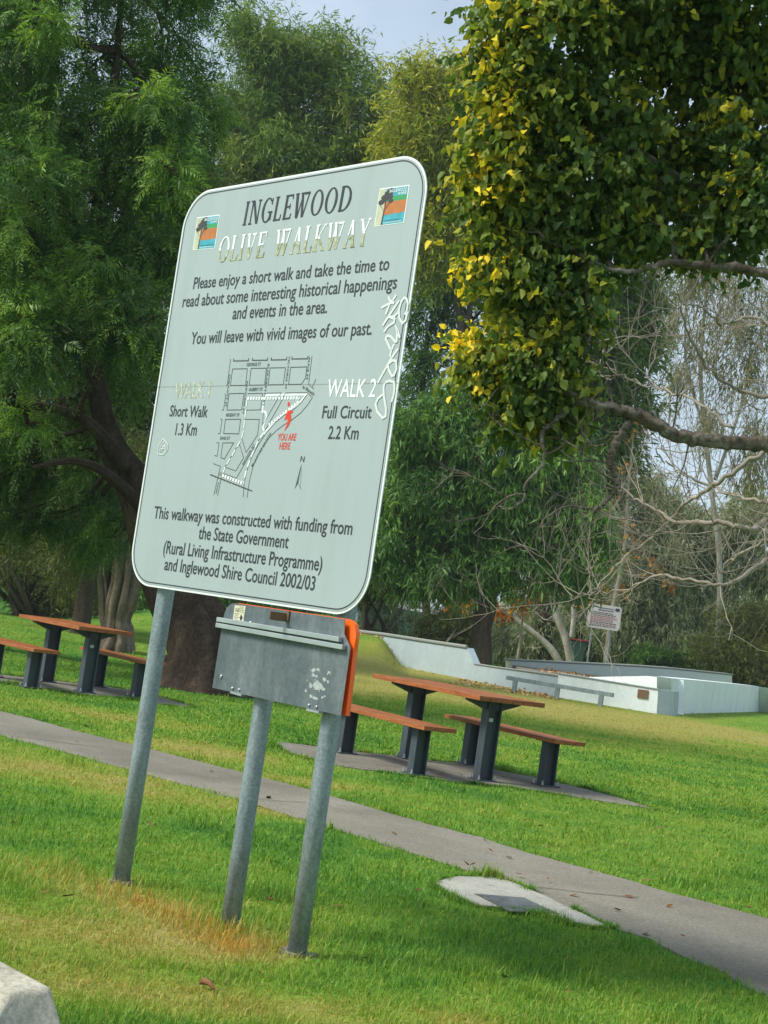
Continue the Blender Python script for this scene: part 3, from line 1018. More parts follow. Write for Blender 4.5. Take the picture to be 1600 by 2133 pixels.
def heading(mb, body, L, Rr, capL, capR, mi=0, cut=None, mi2=None, space=0.07, slant=0.05):
    tot = sum(GLY[c][0] + space for c in body) - space
    a, b = sp(*L), sp(*Rr)
    d = b - a
    ha, hb = sp(L[0], L[1] - capL)[1] - a[1], sp(Rr[0], Rr[1] - capR)[1] - b[1]
    h = (ha + hb) / 2
    x, k = 0.0, 0
    for c in body:
        wd, polys = GLY[c]
        for pl_ in polys:
            parts = [(pl_, mi)]
            if cut is not None:
                parts = [(clip(pl_, cut, 1), mi), (clip(pl_, cut - 0.012, -1), mi2)]
            for q, m_ in parts:
                if len(q) < 3:
                    continue
                off = 0.0015 + 0.00011 * (k % 13)
                k += 1
                mb.add([S3(*(a + d * (x + p[0]) / tot + np.array([slant * p[1] * h, p[1] * h])), off) for p in q], [tuple(range(len(q)))], m_)
        x += wd + space


def clip(poly, y, side):
    out = []
    n = len(poly)
    for i in range(n):
        p, q_ = poly[i], poly[(i + 1) % n]
        ip, iq = (p[1] - y) * side >= 0, (q_[1] - y) * side >= 0
        if ip:
            out.append(p)
        if ip != iq:
            t = (y - p[1]) / (q_[1] - p[1])
            out.append((p[0] + (q_[0] - p[0]) * t, y))
    return out


mb = MB()
heading(mb, 'INGLEWOOD', (504, 470.5), (729, 438), 48, 53)
mb.build('title_lettering', M['ink'], panel)
mb = MB()
heading(mb, 'OLIVE WALKWAY', (451, 547), (766, 512), 52, 56, 0, 0.46, 1)
tag(mb.build('title_lettering', [M['signwhite'], M['gold']], panel), 'white lettering peeling to gold along its lower half')


# --- the two small emblems
def emblem(TL, TR, BR, BL_):
    c = [sp(*p) for p in (TL, TR, BR, BL_)]

    def e(x, y, off):
        q = (c[3] * (1 - x) + c[2] * x) * (1 - y) + (c[0] * (1 - x) + c[1] * x) * y
        return S3(q[0], q[1], off)
    mb = MB()

    def pg(pts, mi, off):
        mb.add([e(x, y, off) for x, y in pts], [tuple(range(len(pts)))], mi)
    pg([(0, 0), (1, 0), (1, 1), (0, 1)], 5, 0.0013)
    pg([(.02, .02), (.24, .02), (.24, .97), (.02, .97)], 0, 0.0016)
    pg([(.24, .02), (.97, .02), (.97, .31), (.86, .29), (.74, .28), (.6, .29), (.45, .27), (.24, .28)], 1, 0.0016)
    pg([(.24, .28), (.45, .27), (.6, .29), (.74, .28), (.86, .29), (.97, .31), (.97, .62), (.24, .62)], 3, 0.0018)
    pg([(.24, .62), (.97, .62), (.97, .75), (.24, .75)], 2, 0.0016)
    pg([(.24, .75), (.97, .75), (.97, .97), (.24, .97)], 1, 0.0016)
    # dark tree
    pg([(.215, .02), (.26, .02), (.285, .40), (.245, .40)], 4, 0.0021)
    pg([(.245, .38), (.285, .40), (.42, .58), (.40, .60)], 4, 0.0022)
    pg([(.245, .40), (.265, .36), (.10, .58), (.07, .58)], 4, 0.0023)
    pg([(.27, .40), (.285, .40), (.30, .62), (.26, .62)], 4, 0.0024)
    r = random.Random(5)
    for (cx, cy, rx, ry) in ((.13, .62, .11, .07), (.24, .72, .14, .09), (.33, .83, .15, .10), (.45, .63, .09, .05), (.40, .74, .09, .07), (.40, .92, .11, .05)):
        pg([(cx + rx * (1 + r.uniform(-.18, .18)) * math.cos(t * .4488), cy + ry * (1 + r.uniform(-.18, .18)) * math.sin(t * .4488)) for t in range(14)], 4, 0.0024 + 0.0001 * cx)
    for body, xa, xb, y, ch in (('INGLEWOOD', .36, .95, .85, .09), ('SHIRE', .66, .94, .77, .065)):
        vs, fs = text_mesh(body)
        x0, x1 = vs[:, 0].min(), vs[:, 0].max()
        mb.add([e(xa + (p[0] - x0) / (x1 - x0) * (xb - xa), y + p[1] / CAPH * ch, 0.0028) for p in vs], fs, 5)
    for j in range(2):                                # line of tiny script, too small to read
        pts = [(.30 + .6 * t / 26, .115 - .05 * j + .018 * math.sin(t * 2.1 + j)) for t in range(27)]
        for a, b in zip(pts[:-1], pts[1:]):
            mb.add([e(a[0], a[1] - .006, .0022), e(b[0], b[1] - .006, .0022), e(b[0], b[1] + .006, .0022), e(a[0], a[1] + .006, .0022)], [(0, 1, 2, 3)], 4 if j == 0 else 5)
    return mb.build('emblem', [M['cream'], M['cyan'], M['lgreen'], M['lorange'], M['ldark'], M['signwhite']], panel)


emblem((411.5, 453), (458.5, 447), (448.5, 517.5), (402, 521.5))
emblem((792, 393), (854, 385), (842, 464), (780, 472.5))

# posts of the walkway sign
BACK = -SN * 0.062
for frac in (0.8593, 0.105):
    p = SA - SD * SW * frac + BACK
    top = SZ0 + 1.45
    MB().tube([p + SU * z for z in (-0.05, 0.6, 1.2, 1.8, top)], [0.0385] * 5, 28).build('post', M['galv'], ws, smooth=True)
    mb = MB()
    rr = np.random.default_rng(int(frac * 100))
    ringv = [(p * [1, 1, 0]) + np.array([math.cos(a) * 0.062 * rr.uniform(.75, 1.3), math.sin(a) * 0.062 * rr.uniform(.7, 1.25), 0.010 + rr.uniform(0, .008)]) for a in np.linspace(0, 2 * math.pi, 13)[:-1]]
    mb.prism([v - [0, 0, .06] for v in ringv], np.array([0, 0, 0.06]))
    mb.build('footing', M['path'], ws)

# ------------------------------------------------------------------ folded traffic sign seen from behind
TP = lambda px, py: sp(px, py)
rs_c = sp(590, 1370)
u2, v2 = sp(525, 1455)
rs_base = SO + SD * u2
rt = thing('folded_road_sign', 'closed grey metal road sign with orange edge, mounted just under the walkway sign', 'road sign', (*(rs_base + BACK)[:2], 0))
p2 = rs_base * [1, 1, 0] + BACK
MB().tube([p2 + SU * z for z in (-0.05, 0.4, 0.9, v2 + SZ0 + 0.25)], [0.0385] * 4, 28).build('post', M['galv'], rt, smooth=True)
gl = [(447, 1433), (715, 1491), (735, 1350), (730, 1338), (722, 1322), (723, 1290.5), (494, 1257), (485, 1259), (477, 1267), (472, 1280), (468, 1299)]
P = [sp(*p) for p in gl]
GOFF = 0.012
back = MB().prism([S3(u, v, GOFF - 0.003) for u, v in P], SN * 0.003).build('back_sheet', M['alu'], rt)
# orange sheet behind: its right edge bows outwards in a rolled corner
og = [(723.5, 1491.5), (739.5, 1355), (744.5, 1318), (741, 1303), (733, 1293), (723, 1289.3), (494, 1255.8), (484, 1258), (470, 1290), (446, 1433)]
P = [sp(*p) for p in og]
mb = MB().prism([S3(u, v, GOFF - 0.026) for u, v in P], SN * 0.003)
ed = [(715.5, 1491.5), (735.5, 1350), (730.5, 1338), (722.5, 1322), (723.3, 1290.2)]
eo = [(723.5, 1491.5), (739.5, 1355), (744, 1330), (744.5, 1316), (733, 1293)]
E1, E2 = [sp(*p) for p in ed], [sp(*p) for p in eo]
lip = [E2[0], E2[0] * .5 + E2[1] * .5, E2[1], E2[2] * .5 + E2[1] * .5, E2[2], E2[3], (E2[3] + E2[4]) / 2 + np.array([.006, .008]), E2[4]]
for p_, q_ in zip(lip[:-1], lip[1:]):
    vs = [S3(*p_, GOFF - 0.024), S3(*q_, GOFF - 0.024), S3(*q_, GOFF - 0.004), S3(*p_, GOFF - 0.004)]
    mb.add(vs, [(0, 1, 2, 3)])
mb.build('orange_sheet', M['orange'], rt)
CR = lambda x, y: (420 + x / 4.444, 1220 + y / 4.444)
for (a, b, y0) in (((197, 318), (1330, 505), 0), ((188, 370), (1362, 577), 0)):
    qa, qb = sp(*CR(*a)), sp(*CR(*b))
    dd = nrm(qb - qa)
    A, B = S3(*qa, GOFF + 0.012), S3(*qb, GOFF + 0.012)
    ax = nrm(B - A)
    mb = MB().box((A + B) / 2, ax, nrm(np.cross(SN, ax)), SN, np.linalg.norm(B - A) / 2, 0.0095, 0.0105)
    mb.build('channel_rail', M['rail'], rt, bevel=0.002)
q = sp(*CR(700, 420))
qa, qb = sp(*CR(240, 375)), sp(*CR(1340, 560))
A, B = S3(*qa, GOFF + 0.0035), S3(*qb, GOFF + 0.0035)
ax = nrm(B - A)
q1 = sp(*CR(800, 290))
latch = MB()
LA = S3(*sp(*CR(815, 285)), GOFF)
latch.box(LA + SN * 0.045 - SU * 0.006, SD, SU, SN, 0.0025, 0.017, 0.045)
latch.box(LA + SN * 0.004 + SD * 0.006, SD, SU, SN, 0.010, 0.022, 0.004)
latch.build('latch_lug', M['brown'], rt, bevel=0.001)
mb = MB()
for (x, y) in ((310, 952), (373, 966), (1020, 1108), (1090, 1125), (478, 342), (208, 838), (205, 850)):
    c = S3(*sp(*CR(x, y)), GOFF + 0.002)
    MB().tube([c - SN * 0.002, c + SN * 0.003, c + SN * 0.005], [0.0055, 0.0055, 0.003], 10).build('rivet', M['bolt'], rt)
for (x, y, x2, y2) in ((300, 988, 400, 1018), (1005, 1150, 1118, 1175)):
    A, B = S3(*sp(*CR(x, y)), GOFF - 0.004), S3(*sp(*CR(x2, y2)), GOFF - 0.004)
    MB().box((A + B) / 2, nrm(B - A), SU, SN, np.linalg.norm(B - A) / 2, 0.004, 0.012).build('post_clip', M['rail'], rt)
# sticker upper left, and the torn label lower right
mb = MB()
st = [(330, 183), (430, 192), (408, 338), (312, 320)]
mb.add([S3(*sp(*CR(*p)), GOFF + 0.0008) for p in st[::-1]], [(0, 1, 2, 3)], 0)
put = lambda t, L, Rr, cap: put_text(mb, t, CR(*L), CR(*Rr), cap / 4.444, 1, GOFF + 0.0013)
put('D-02', (333, 243), (372, 247), 34)
for k in range(9):
    y = 200 + k * 15.0
    for (xa, xb) in ([(378, 415)] if k < 4 else [(322 + (k % 3) * 4, 372 - (k % 2) * 18)]):
        a_, b_ = (xa, y), (xb, y + (xb - xa) * .11)
        ribbon(mb, [a_, b_], 0.0016, 1, GOFF + 0.0014, map_=CR)
pfill(mb, [(390, 268), (404, 300), (385, 335), (375, 300)], 1, GOFF + 0.0013, CR)
mb.build('sticker', [M['sticker'], M['ink']], rt)
r = random.Random(11)
mb = MB()
q0 = [sp(*CR(*p)) for p in ((1020, 745), (1225, 800), (1185, 1085), (970, 1030))]
for k in range(26):
    x, y = r.random(), r.random()
    if 0.3 < x < .7 and .45 < y < .8 and k % 3:
        continue
    s = r.uniform(.03, .10)
    pts = []
    for t in range(9):
        a = t * 0.698
        xx = min(1, max(0, x + s * r.uniform(.5, 1.2) * math.cos(a)))
        yy = min(1, max(0, y + s * 0.8 * r.uniform(.5, 1.2) * math.sin(a)))
        q = (q0[3] * (1 - xx) + q0[2] * xx) * (1 - yy) + (q0[0] * (1 - xx) + q0[1] * xx) * yy
        pts.append(S3(*q, GOFF + 0.0006 + 0.00009 * (k % 9)))
    mb.add(pts, [tuple(range(9))])
for (x, y, rx, ry) in ((.52, .45, .22, .14),):
    pts = []
    for t in range(16):
        a = t * 2 * math.pi / 16
        xx, yy = x + rx * math.cos(a) * r.uniform(.85, 1.1), y + ry * math.sin(a) * r.uniform(.85, 1.1)
        q = (q0[3] * (1 - xx) + q0[2] * xx) * (1 - yy) + (q0[0] * (1 - xx) + q0[1] * xx) * yy
        pts.append(S3(*q, GOFF + 0.0018))
    mb.add(pts, [tuple(range(16))])
mb.build('torn_label', flat('label_residue', (0.36, 0.40, 0.39), 0.7, 0, 0.3, 0.2, 60), rt)

CLEAR = []
for frac in (0.8593, 0.105):
    p = SA - SD * SW * frac + BACK
    CLEAR.append((p[0], p[1], 0.05))
CLEAR.append((p2[0], p2[1], 0.045))

# ------------------------------------------------------------------ picnic tables and benches
def hbeam(mb, o, a, b, n, h, dep, wid):
    """upright H section: flanges face +-b, web across a"""
    for s in (-1, 1):
        mb.box(o + b * s * (dep - 0.006) + n * h / 2, a, b, n, wid, 0.006, h / 2)
    mb.box(o + n * h / 2, a, b, n, 0.004, dep - 0.0125, h / 2)


def leg(parent, o, a, b, n, h, dep=0.07, wid=0.048, sticker=False):
    mb = MB()
    hbeam(mb, o + n * 0.012, a, b, n, h - 0.012, dep, wid)
    lg = mb.build('leg', M['steelpaint'], parent)
    MB().box(o + n * 0.006, a, b, n, 0.085, 0.105, 0.006).build('base_plate', M['steelpaint'], lg, bevel=0.002)
    for i in (-1, 1):
        for j in (-1, 1):
            c = o + a * 0.065 * i + b * 0.088 * j
            MB().tube([c + n * 0.012, c + n * 0.026, c + n * 0.0261, c + n * 0.05], [0.013, 0.013, 0.007, 0.006], 8).build('anchor_bolt', M['bolt'], lg)
    if sticker:
        c = o + a * 0.0045 + n * (h - 0.16)
        MB().box(c, b, n, a, 0.022, 0.016, 0.001).build('sticker', M['bolt'], lg)
    return lg


def planks(o, a, b, n, L, W, k, th, parent, name):
    mb = MB()
    pw = W / k
    for i in range(k):
        c = o + b * (-W / 2 + pw * (i + .5)) - n * th / 2
        mb.box(c, a, b, n, L / 2, pw / 2 - 0.0025, th / 2)
    return mb.build(name, M['wood'], parent, bevel=0.003)


def picnic(x0, y0, yaw, L, Wt, zt, Lb, Wb, zb, sb, ls, lb, labels):
    a = np.array([math.cos(yaw), math.sin(yaw), 0])
    n = np.array([0, 0, 1.0])
    b = np.cross(n, a)
    o = np.array([x0, y0, 0.008])
    t = thing('picnic_table', labels[0], 'picnic table', o, 'picnic tables')
    planks(o + n * zt, a, b, n, L, Wt, 6, 0.042, t, 'tabletop')
    for s in (-1, 1):
        c = o + a * s * ls / 2
        leg(t, c, a, b, n, zt - 0.06, 0.075, 0.05, s > 0)
        q = zt - 0.0425
        mb = MB().prism([c + a * -0.03 + b * u + n * v for u, v in ((-Wt * .40, q), (-Wt * .40, q - .02), (-.09, q - .085), (.09, q - .085), (Wt * .40, q - .02), (Wt * .40, q))], a * 0.06)
        mb.build('bracket', M['steelpaint'], t)
    for s, lab in ((-1, labels[1]), (1, labels[2])):
        ob = o + b * s * sb
        t2 = thing('park_bench', lab, 'bench', ob, 'benches beside the picnic tables')
        planks(ob + n * zb, a, b, n, Lb, Wb, 3, 0.038, t2, 'seat')
        for s2 in (-1, 1):
            c = ob + a * s2 * lb / 2
            leg(t2, c, a, b, n, zb - 0.045, 0.068, 0.048)
            MB().box(c + n * (zb - 0.0415), a, b, n, 0.05, Wb * .42, 0.003).build('bracket', M['steelpaint'], t2)


picnic(0.900, 14.50, -1.027, 1.84, 0.728, 0.765, 1.826, 0.345, 0.452, 0.722, 1.26, 1.256,
       ('wooden picnic table on dark steel legs, right of the sign posts',
        'wooden bench on the near side of the right table, running behind the grey road sign',
        'wooden bench on the far side of the right table, facing the open lawn'))
picnic(-3.346, 17.82, -0.904, 1.53, 0.685, 0.742, 1.52, 0.327, 0.442, 0.673, 0.98, 0.98,
       ('wooden picnic table on dark steel legs in front of the ribbed papery trunk',
        'wooden bench on the near side of the left table, cut by the photo edge',
        'wooden bench on the far side of the left table, crossed by the sign post'))
for cx, cy in []:
    pass

# ------------------------------------------------------------------ skate park
def vplane(A, B):
    """vertical plane through ground points A, B -> function photo pixel -> point on it"""
    A, B = np.array(A, float), np.array(B, float)
    t = nrm((B - A) * [1, 1, 0])
    nn = np.array([-t[1], t[0], 0])
    if nn[1] < 0:
        nn = -nn                                     # away from the camera

    def f(px, py):
        d = ray(px, py)
        return CAMO + d * (((A - CAMO) @ nn) / (d @ nn))
    return f, t, nn


rampA, rampB = G(880, 1397), G(1165, 1453)
f, t_, nn_ = vplane(rampA, rampB)
sk = thing('skate_ramp', 'pale grey-blue concrete skate ramp rising to the left against the grass mound', 'skate ramp', rampB * [1, 1, 0])
top = [(746, 1316), (802, 1323), (885, 1336), (973, 1349), (988, 1384), (1040, 1392), (1100, 1400), (1164, 1409)]
poly = [f(*p) for p in top]
low = [f(1164, 1462), f(1069, 1446), f(980, 1428), f(900, 1412), f(850, 1400), f(746, 1390)]
mb = MB().prism(poly + low, nn_ * 0.22)
mb.build('ramp_body', M['skate'], sk)
mb = MB()
crest = [f(746, 1315.2), f(802, 1322), f(885, 1335), f(973, 1348)]
mb.tube([p - nn_ * 0.012 + [0, 0, .01] for p in crest], [0.045] * 4, 6)
wl = [f(988, 1383), f(1040, 1391), f(1100, 1399), f(1164, 1408)]
mb.tube([p - nn_ * 0.01 + [0, 0, .008] for p in wl], [0.022] * 4, 6)
mb.build('coping', M['coping'], sk)
f2, t2_, n2_ = vplane(G(1165, 1453), G(1369, 1487))
fw = thing('skate_ledge', 'low white concrete skate ledge with a bronze plaque behind the grind rail', 'skate ledge', G(1267, 1470))
poly = [f2(1163, 1403), f2(1371, 1436.5), f2(1368, 1490), f2(1161, 1457)]
MB().prism(poly, n2_ * 0.42).build('ledge_body', M['skatewhite'], fw)
c0, c1 = f2(1371.5, 1436), f2(1368.5, 1490)
rw = (f2(1393, 1440) - f2(1371, 1436.5))
rw[2] = 0
nrw = nrm(t2_ * 0.75 + n2_ * 0.75)
MB().prism([c0 + [0, 0, .01], c1, c1 + nrw * 0.42, c0 + nrw * 0.42 + [0, 0, .01]], n2_ * 0.30).build('end_pier', M['skate'], fw)
A, B = f2(1163, 1402.2), f2(1371, 1435.5)
MB().tube([A - n2_ * .01, B - n2_ * .01], [0.02, 0.02], 6).build('coping', M['rail'], fw)
a, b, c, d = f2(1330, 1435.5), f2(1351.5, 1438), f2(1350, 1456), f2(1328, 1453)
MB().prism([p - n2_ * 0.03 for p in (a, b, c, d)], n2_ * 0.028).build('plaque', M['brown'], fw)

f3, t3, n3 = vplane(G(1400, 1487.5), G(1600, 1482))
lw = thing('skate_wall', 'long white concrete skate wall running back to the right edge', 'skate wall', G(1400, 1487.5))
poly = [f3(1398, 1412.7), f3(1404, 1413), f3(1455, 1417), f3(1530, 1424.5), f3(1581, 1430), f3(1581, 1490), f3(1398, 1493)]
MB().prism(poly, n3 * 0.35).build('wall_body', M['skatewhite'], lw)
e0, e1 = f3(1581.5, 1430), f3(1581.5, 1490)
dr_ = nrm(np.array([0.95, -0.25, 0]))
MB().prism([e0, e1, e1 + dr_ * 3, e0 + dr_ * 3 - [0, 0, .02]], n3 * 0.35).build('wall_return', M['skatewhite'], lw)
f5, t5, n5 = vplane(at(1215, 1440, 47), G(1397, 1487))
dk = [f5(1213, 1410.5), f5(1348, 1408), f5(1400, 1413), f5(1400, 1486), f5(1213, 1470)]
MB().prism(dk, n5 * 0.3).build('ramp_flank', M['skatewhite'], lw)

bA, bB = at(1066, 1400, 52), at(1525, 1430, 56)
f4, t4, n4 = vplane(bA, bB)
bw = thing('skate_back_wall', 'long low grey concrete wall at the back of the skate bowl below the bin', 'skate wall', (*((bA + bB) / 2)[:2], 0))
poly = [f4(1066, 1377), f4(1200, 1383), f4(1327, 1389), f4(1400, 1394), f4(1525, 1407), f4(1525, 1450), f4(1066, 1430)]
MB().prism(poly, n4 * 0.4).build('wall_body', mottled('grey_skate_concrete', [(0.3, (0.50, 0.55, 0.53)), (0.7, (0.60, 0.65, 0.62))], 0.6, 8, 0.85), bw)
mb = MB()
tp = [f4(1064, 1376), f4(1200, 1382), f4(1327, 1388), f4(1400, 1393), f4(1527, 1406)]
for a, b in zip(tp[:-1], tp[1:]):
    mb.prism([a - n4 * .03, b - n4 * .03, b - n4 * .03 + [0, 0, .035], a - n4 * .03 + [0, 0, .035]], n4 * 0.5)
mb.build('coping', M['coping'], bw)
# concrete deck of the bowl
dk = [G(1120, 1440), G(1400, 1470), at(1540, 1430, 55), at(1066, 1400, 51.5)]
MB().prism([(p[0], p[1], -0.1) for p in dk], np.array([0, 0, 0.48])).build('skate_deck', M['slab'])
tag(bpy.data.objects['skate_deck'], kind='structure')

# grind rail
f6, t6, n6 = vplane(G(1165, 1453) - n2_ * 1.1, G(1369, 1487) - n2_ * 1.1)
gq = [f6(1074, 1415.5), f6(1162.5, 1430), f6(1253.5, 1445)]
gr = thing('grind_rail', 'long low steel grind rail on three posts in the dry grass before the ledge', 'grind rail', gq[1] * [1, 1, 0])
A, B = f6(1056, 1411.5), f6(1278, 1448)
dz = nrm(B - A)
for q in gq:
    hq = q[2]
    MB().box(q * [1, 1, 0] + [0, 0, hq / 2 - .02], t6, n6, np.array([0, 0, 1.0]), 0.05, 0.04, hq / 2 - .02).build('post', M['galv'], gr)
MB().box((A + B) / 2, dz, n6, nrm(np.cross(dz, n6)), np.linalg.norm(B - A) / 2, 0.045, 0.05).build('bar', M['galv'], gr, bevel=0.006)

# wheelie bin behind the back wall
bc = at(1196, 1392, 58)
bz = bc[2] - 0.15
bt = thing('wheelie_bin', 'green wheelie bin with a dark red lid behind the skate bowl wall', 'bin', (bc[0], bc[1], bz))
top_z = at(1196, 1334, 58)[2]
mb = MB()
lo = [(bc[0] + i * .22, bc[1] + j * .24, bz) for i, j in ((-1, -1), (1, -1), (1, 1), (-1, 1))]
hi = [(bc[0] + i * .31, bc[1] + j * .34, top_z) for i, j in ((-1, -1), (1, -1), (1, 1), (-1, 1))]
mb.add(lo + hi, [(3, 2, 1, 0), (4, 5, 6, 7), (0, 1, 5, 4), (1, 2, 6, 5), (2, 3, 7, 6), (3, 0, 4, 7)])
mb.build('body', M['binG'], bt, bevel=0.03)
mb = MB().box((bc[0] + .03, bc[1], top_z + .035), (1, 0, 0), (0, 1, 0), (0, 0, 1), .36, .38, .034)
mb.tube([(bc[0] + .37, bc[1] - .25, top_z - .02), (bc[0] + .37, bc[1] + .25, top_z - .02)], [.03, .03], 8)
mb.build('lid', M['binR'], bt, bevel=0.02)

# park rules sign
rY = 56
rA, rB, rC_, rD = at(1228, 1257, rY), at(1297, 1262, rY), at(1288, 1315, rY), at(1221, 1307, rY)
rc = (rA + rB + rC_ + rD) / 4
gz = 0.35
ru = thing('rules_sign', 'white rules sign with small red and black writing on thin posts beyond the skate bowl', 'sign', (rc[0], rc[1], gz))
wd, hh = np.linalg.norm(rB - rA) / 2, np.linalg.norm(rA - rD) / 2
pol = rrect(-wd, -hh, wd, hh, 0.12, 6)
pn = MB().prism([rc + np.array([u, 0, v]) for u, v in pol], np.array([0, 0.03, 0])).build('panel', flat('rules_panel_white', (0.62, 0.58, 0.57), 0.6), ru)
mb = MB()
r = random.Random(4)


def rtext(body, x, z, wdt, ch, mi):
    vs, fs = text_mesh(body)
    x0, x1 = vs[:, 0].min(), vs[:, 0].max()
    mb.add([rc + np.array([x + (p[0] - x0) / (x1 - x0) * wdt, -0.006, z + p[1] / CAPH * ch]) for p in vs], fs, mi)


def rbar(x0, x1, z, h, mi):
    mb.add([rc + np.array([x, -0.006, zz]) for x, zz in ((x0, z), (x1, z), (x1, z + h), (x0, z + h))], [(0, 1, 2, 3)], mi)


rows = [(.30, .035, 0), (.22, .035, 0), (.13, .028, 0), (.07, .028, 0), (.01, .028, 1), (-.05, .028, 1), (-.11, .028, 1), (-.17, .028, 1), (-.23, .028, 0), (-.29, .028, 1), (-.35, .028, 0)]
for (z, h, mi) in rows:                               # writing far too small to read: broken word-long strokes
    x = -wd * .82 + (0.25 if z > .2 else 0)
    end = wd * (.55 if z > .2 else r.uniform(.45, .85))
    while x < end:
        l = r.uniform(.05, .13)
        rbar(x, min(x + l, end), z, h, mi)
        x += l + .022
rbar(wd * .62, wd * .88, .26, .11, 0)
mb.build('writing', [flat('rules_black', (.06, .06, .09)), flat('rules_red', (.36, .09, .09))], pn)
for px, u in ((1232, -.62), (1275, .52)):
    p = rc + np.array([wd * u, 0.07, 0])
    MB().tube([(p[0], p[1], gz - .3), (p[0], p[1], rc[2] + hh * .8)], [.032, .032], 8).build('post', M['galv'], ru)

# ------------------------------------------------------------------ houses and fence far behind
hb = at(812, 1330, 105)
hs = thing('house', 'pale cream house seen through the shrubs beyond the skate ramp', 'house', (hb[0], hb[1], 0.5))
zt_ = at(830, 1268, 105)[2]
MB().box((hb[0], hb[1] + 4, (0.5 + zt_) / 2), (1, 0, 0), (0, 1, 0), (0, 0, 1), 3.4, 4, (zt_ - .5) / 2).build('wall', M['housew'], hs)
MB().prism([(hb[0] - 3.9, hb[1] - .6, zt_ + .002), (hb[0] + 3.9, hb[1] - .6, zt_ + .002), (hb[0] + 2.2, hb[1] + 4, zt_ + 1.6), (hb[0] - 2.2, hb[1] + 4, zt_ + 1.6)], np.array([0, 0.3, 0.1])).build('roof', M['roof'], hs)
for k in (-1.9, 1.6):
    wv = MB().box((hb[0] + k, hb[1] - .02, 1.9), (1, 0, 0), (0, 1, 0), (0, 0, 1), .65, .03, .5).build('window', M['glass'], hs)
fb0, fb1 = at(860, 1325, 85), at(960, 1345, 85)
fo = MB().box(((fb0[0] + fb1[0]) / 2, 85, 1.05), (1, 0, 0), (0, 1, 0), (0, 0, 1), 4.5, .04, .85).build('boundary_fence', M['fence'], org=((fb0[0] + fb1[0]) / 2, 85, .3))
tag(fo, 'dark green sheet fence glimpsed between the shrubs below the cream house', 'fence')

# ------------------------------------------------------------------ trees
LV = {
    'fern': leaf_mat('feathery_leaves', [(0.0, (0.014, 0.038, 0.014)), (0.45, (0.036, 0.080, 0.022)), (0.75, (0.074, 0.150, 0.034)), (1.0, (0.14, 0.22, 0.045))], 0.34),
    'willow': leaf_mat('willowy_leaves', [(0.0, (0.020, 0.050, 0.016)), (0.5, (0.048, 0.095, 0.022)), (0.8, (0.085, 0.135, 0.030)), (1.0, (0.15, 0.18, 0.045))], 0.32),
    'lime': leaf_mat('yellow_green_leaves', [(0.0, (0.030, 0.060, 0.015)), (0.5, (0.090, 0.130, 0.022)), (0.8, (0.19, 0.21, 0.028)), (1.0, (0.30, 0.28, 0.04))], 0.35),
    'round': leaf_mat('drooping_leaves', [(0.0, (0.016, 0.045, 0.014)), (0.45, (0.038, 0.092, 0.022)), (0.75, (0.070, 0.150, 0.032)), (1.0, (0.13, 0.21, 0.05))], 0.30),
    'gum': leaf_mat('grey_gum_leaves', [(0.0, (0.060, 0.080, 0.055)), (0.5, (0.130, 0.160, 0.105)), (0.85, (0.21, 0.24, 0.165)), (1.0, (0.28, 0.27, 0.17))], 0.28),
    'gumhang': leaf_mat('olive_gum_leaves', [(0.0, (0.055, 0.060, 0.032)), (0.5, (0.105, 0.115, 0.055)), (1.0, (0.19, 0.17, 0.085))], 0.28),
    'olive': leaf_mat('olive_bush_leaves', [(0.0, (0.030, 0.042, 0.018)), (0.5, (0.070, 0.088, 0.028)), (1.0, (0.14, 0.14, 0.045))], 0.28),
    'broad': leaf_mat('broad_leaves', [(0.0, (0.014, 0.036, 0.014)), (0.40, (0.042, 0.080, 0.022)), (0.62, (0.090, 0.130, 0.025)), (0.82, (0.24, 0.24, 0.026)), (1.0, (0.46, 0.37, 0.03))], 0.40, 0.5, 0.22, 1.9),
    'autumn': leaf_mat('autumn_leaves', [(0.0, (0.22, 0.07, 0.012)), (0.5, (0.42, 0.15, 0.015)), (1.0, (0.55, 0.27, 0.03))], 0.4, 0.5, 0.25, 1.15),
}
DIAMOND = [(0, 1, 2, 3)]
UPZ = np.array([0, 0, 1.0])


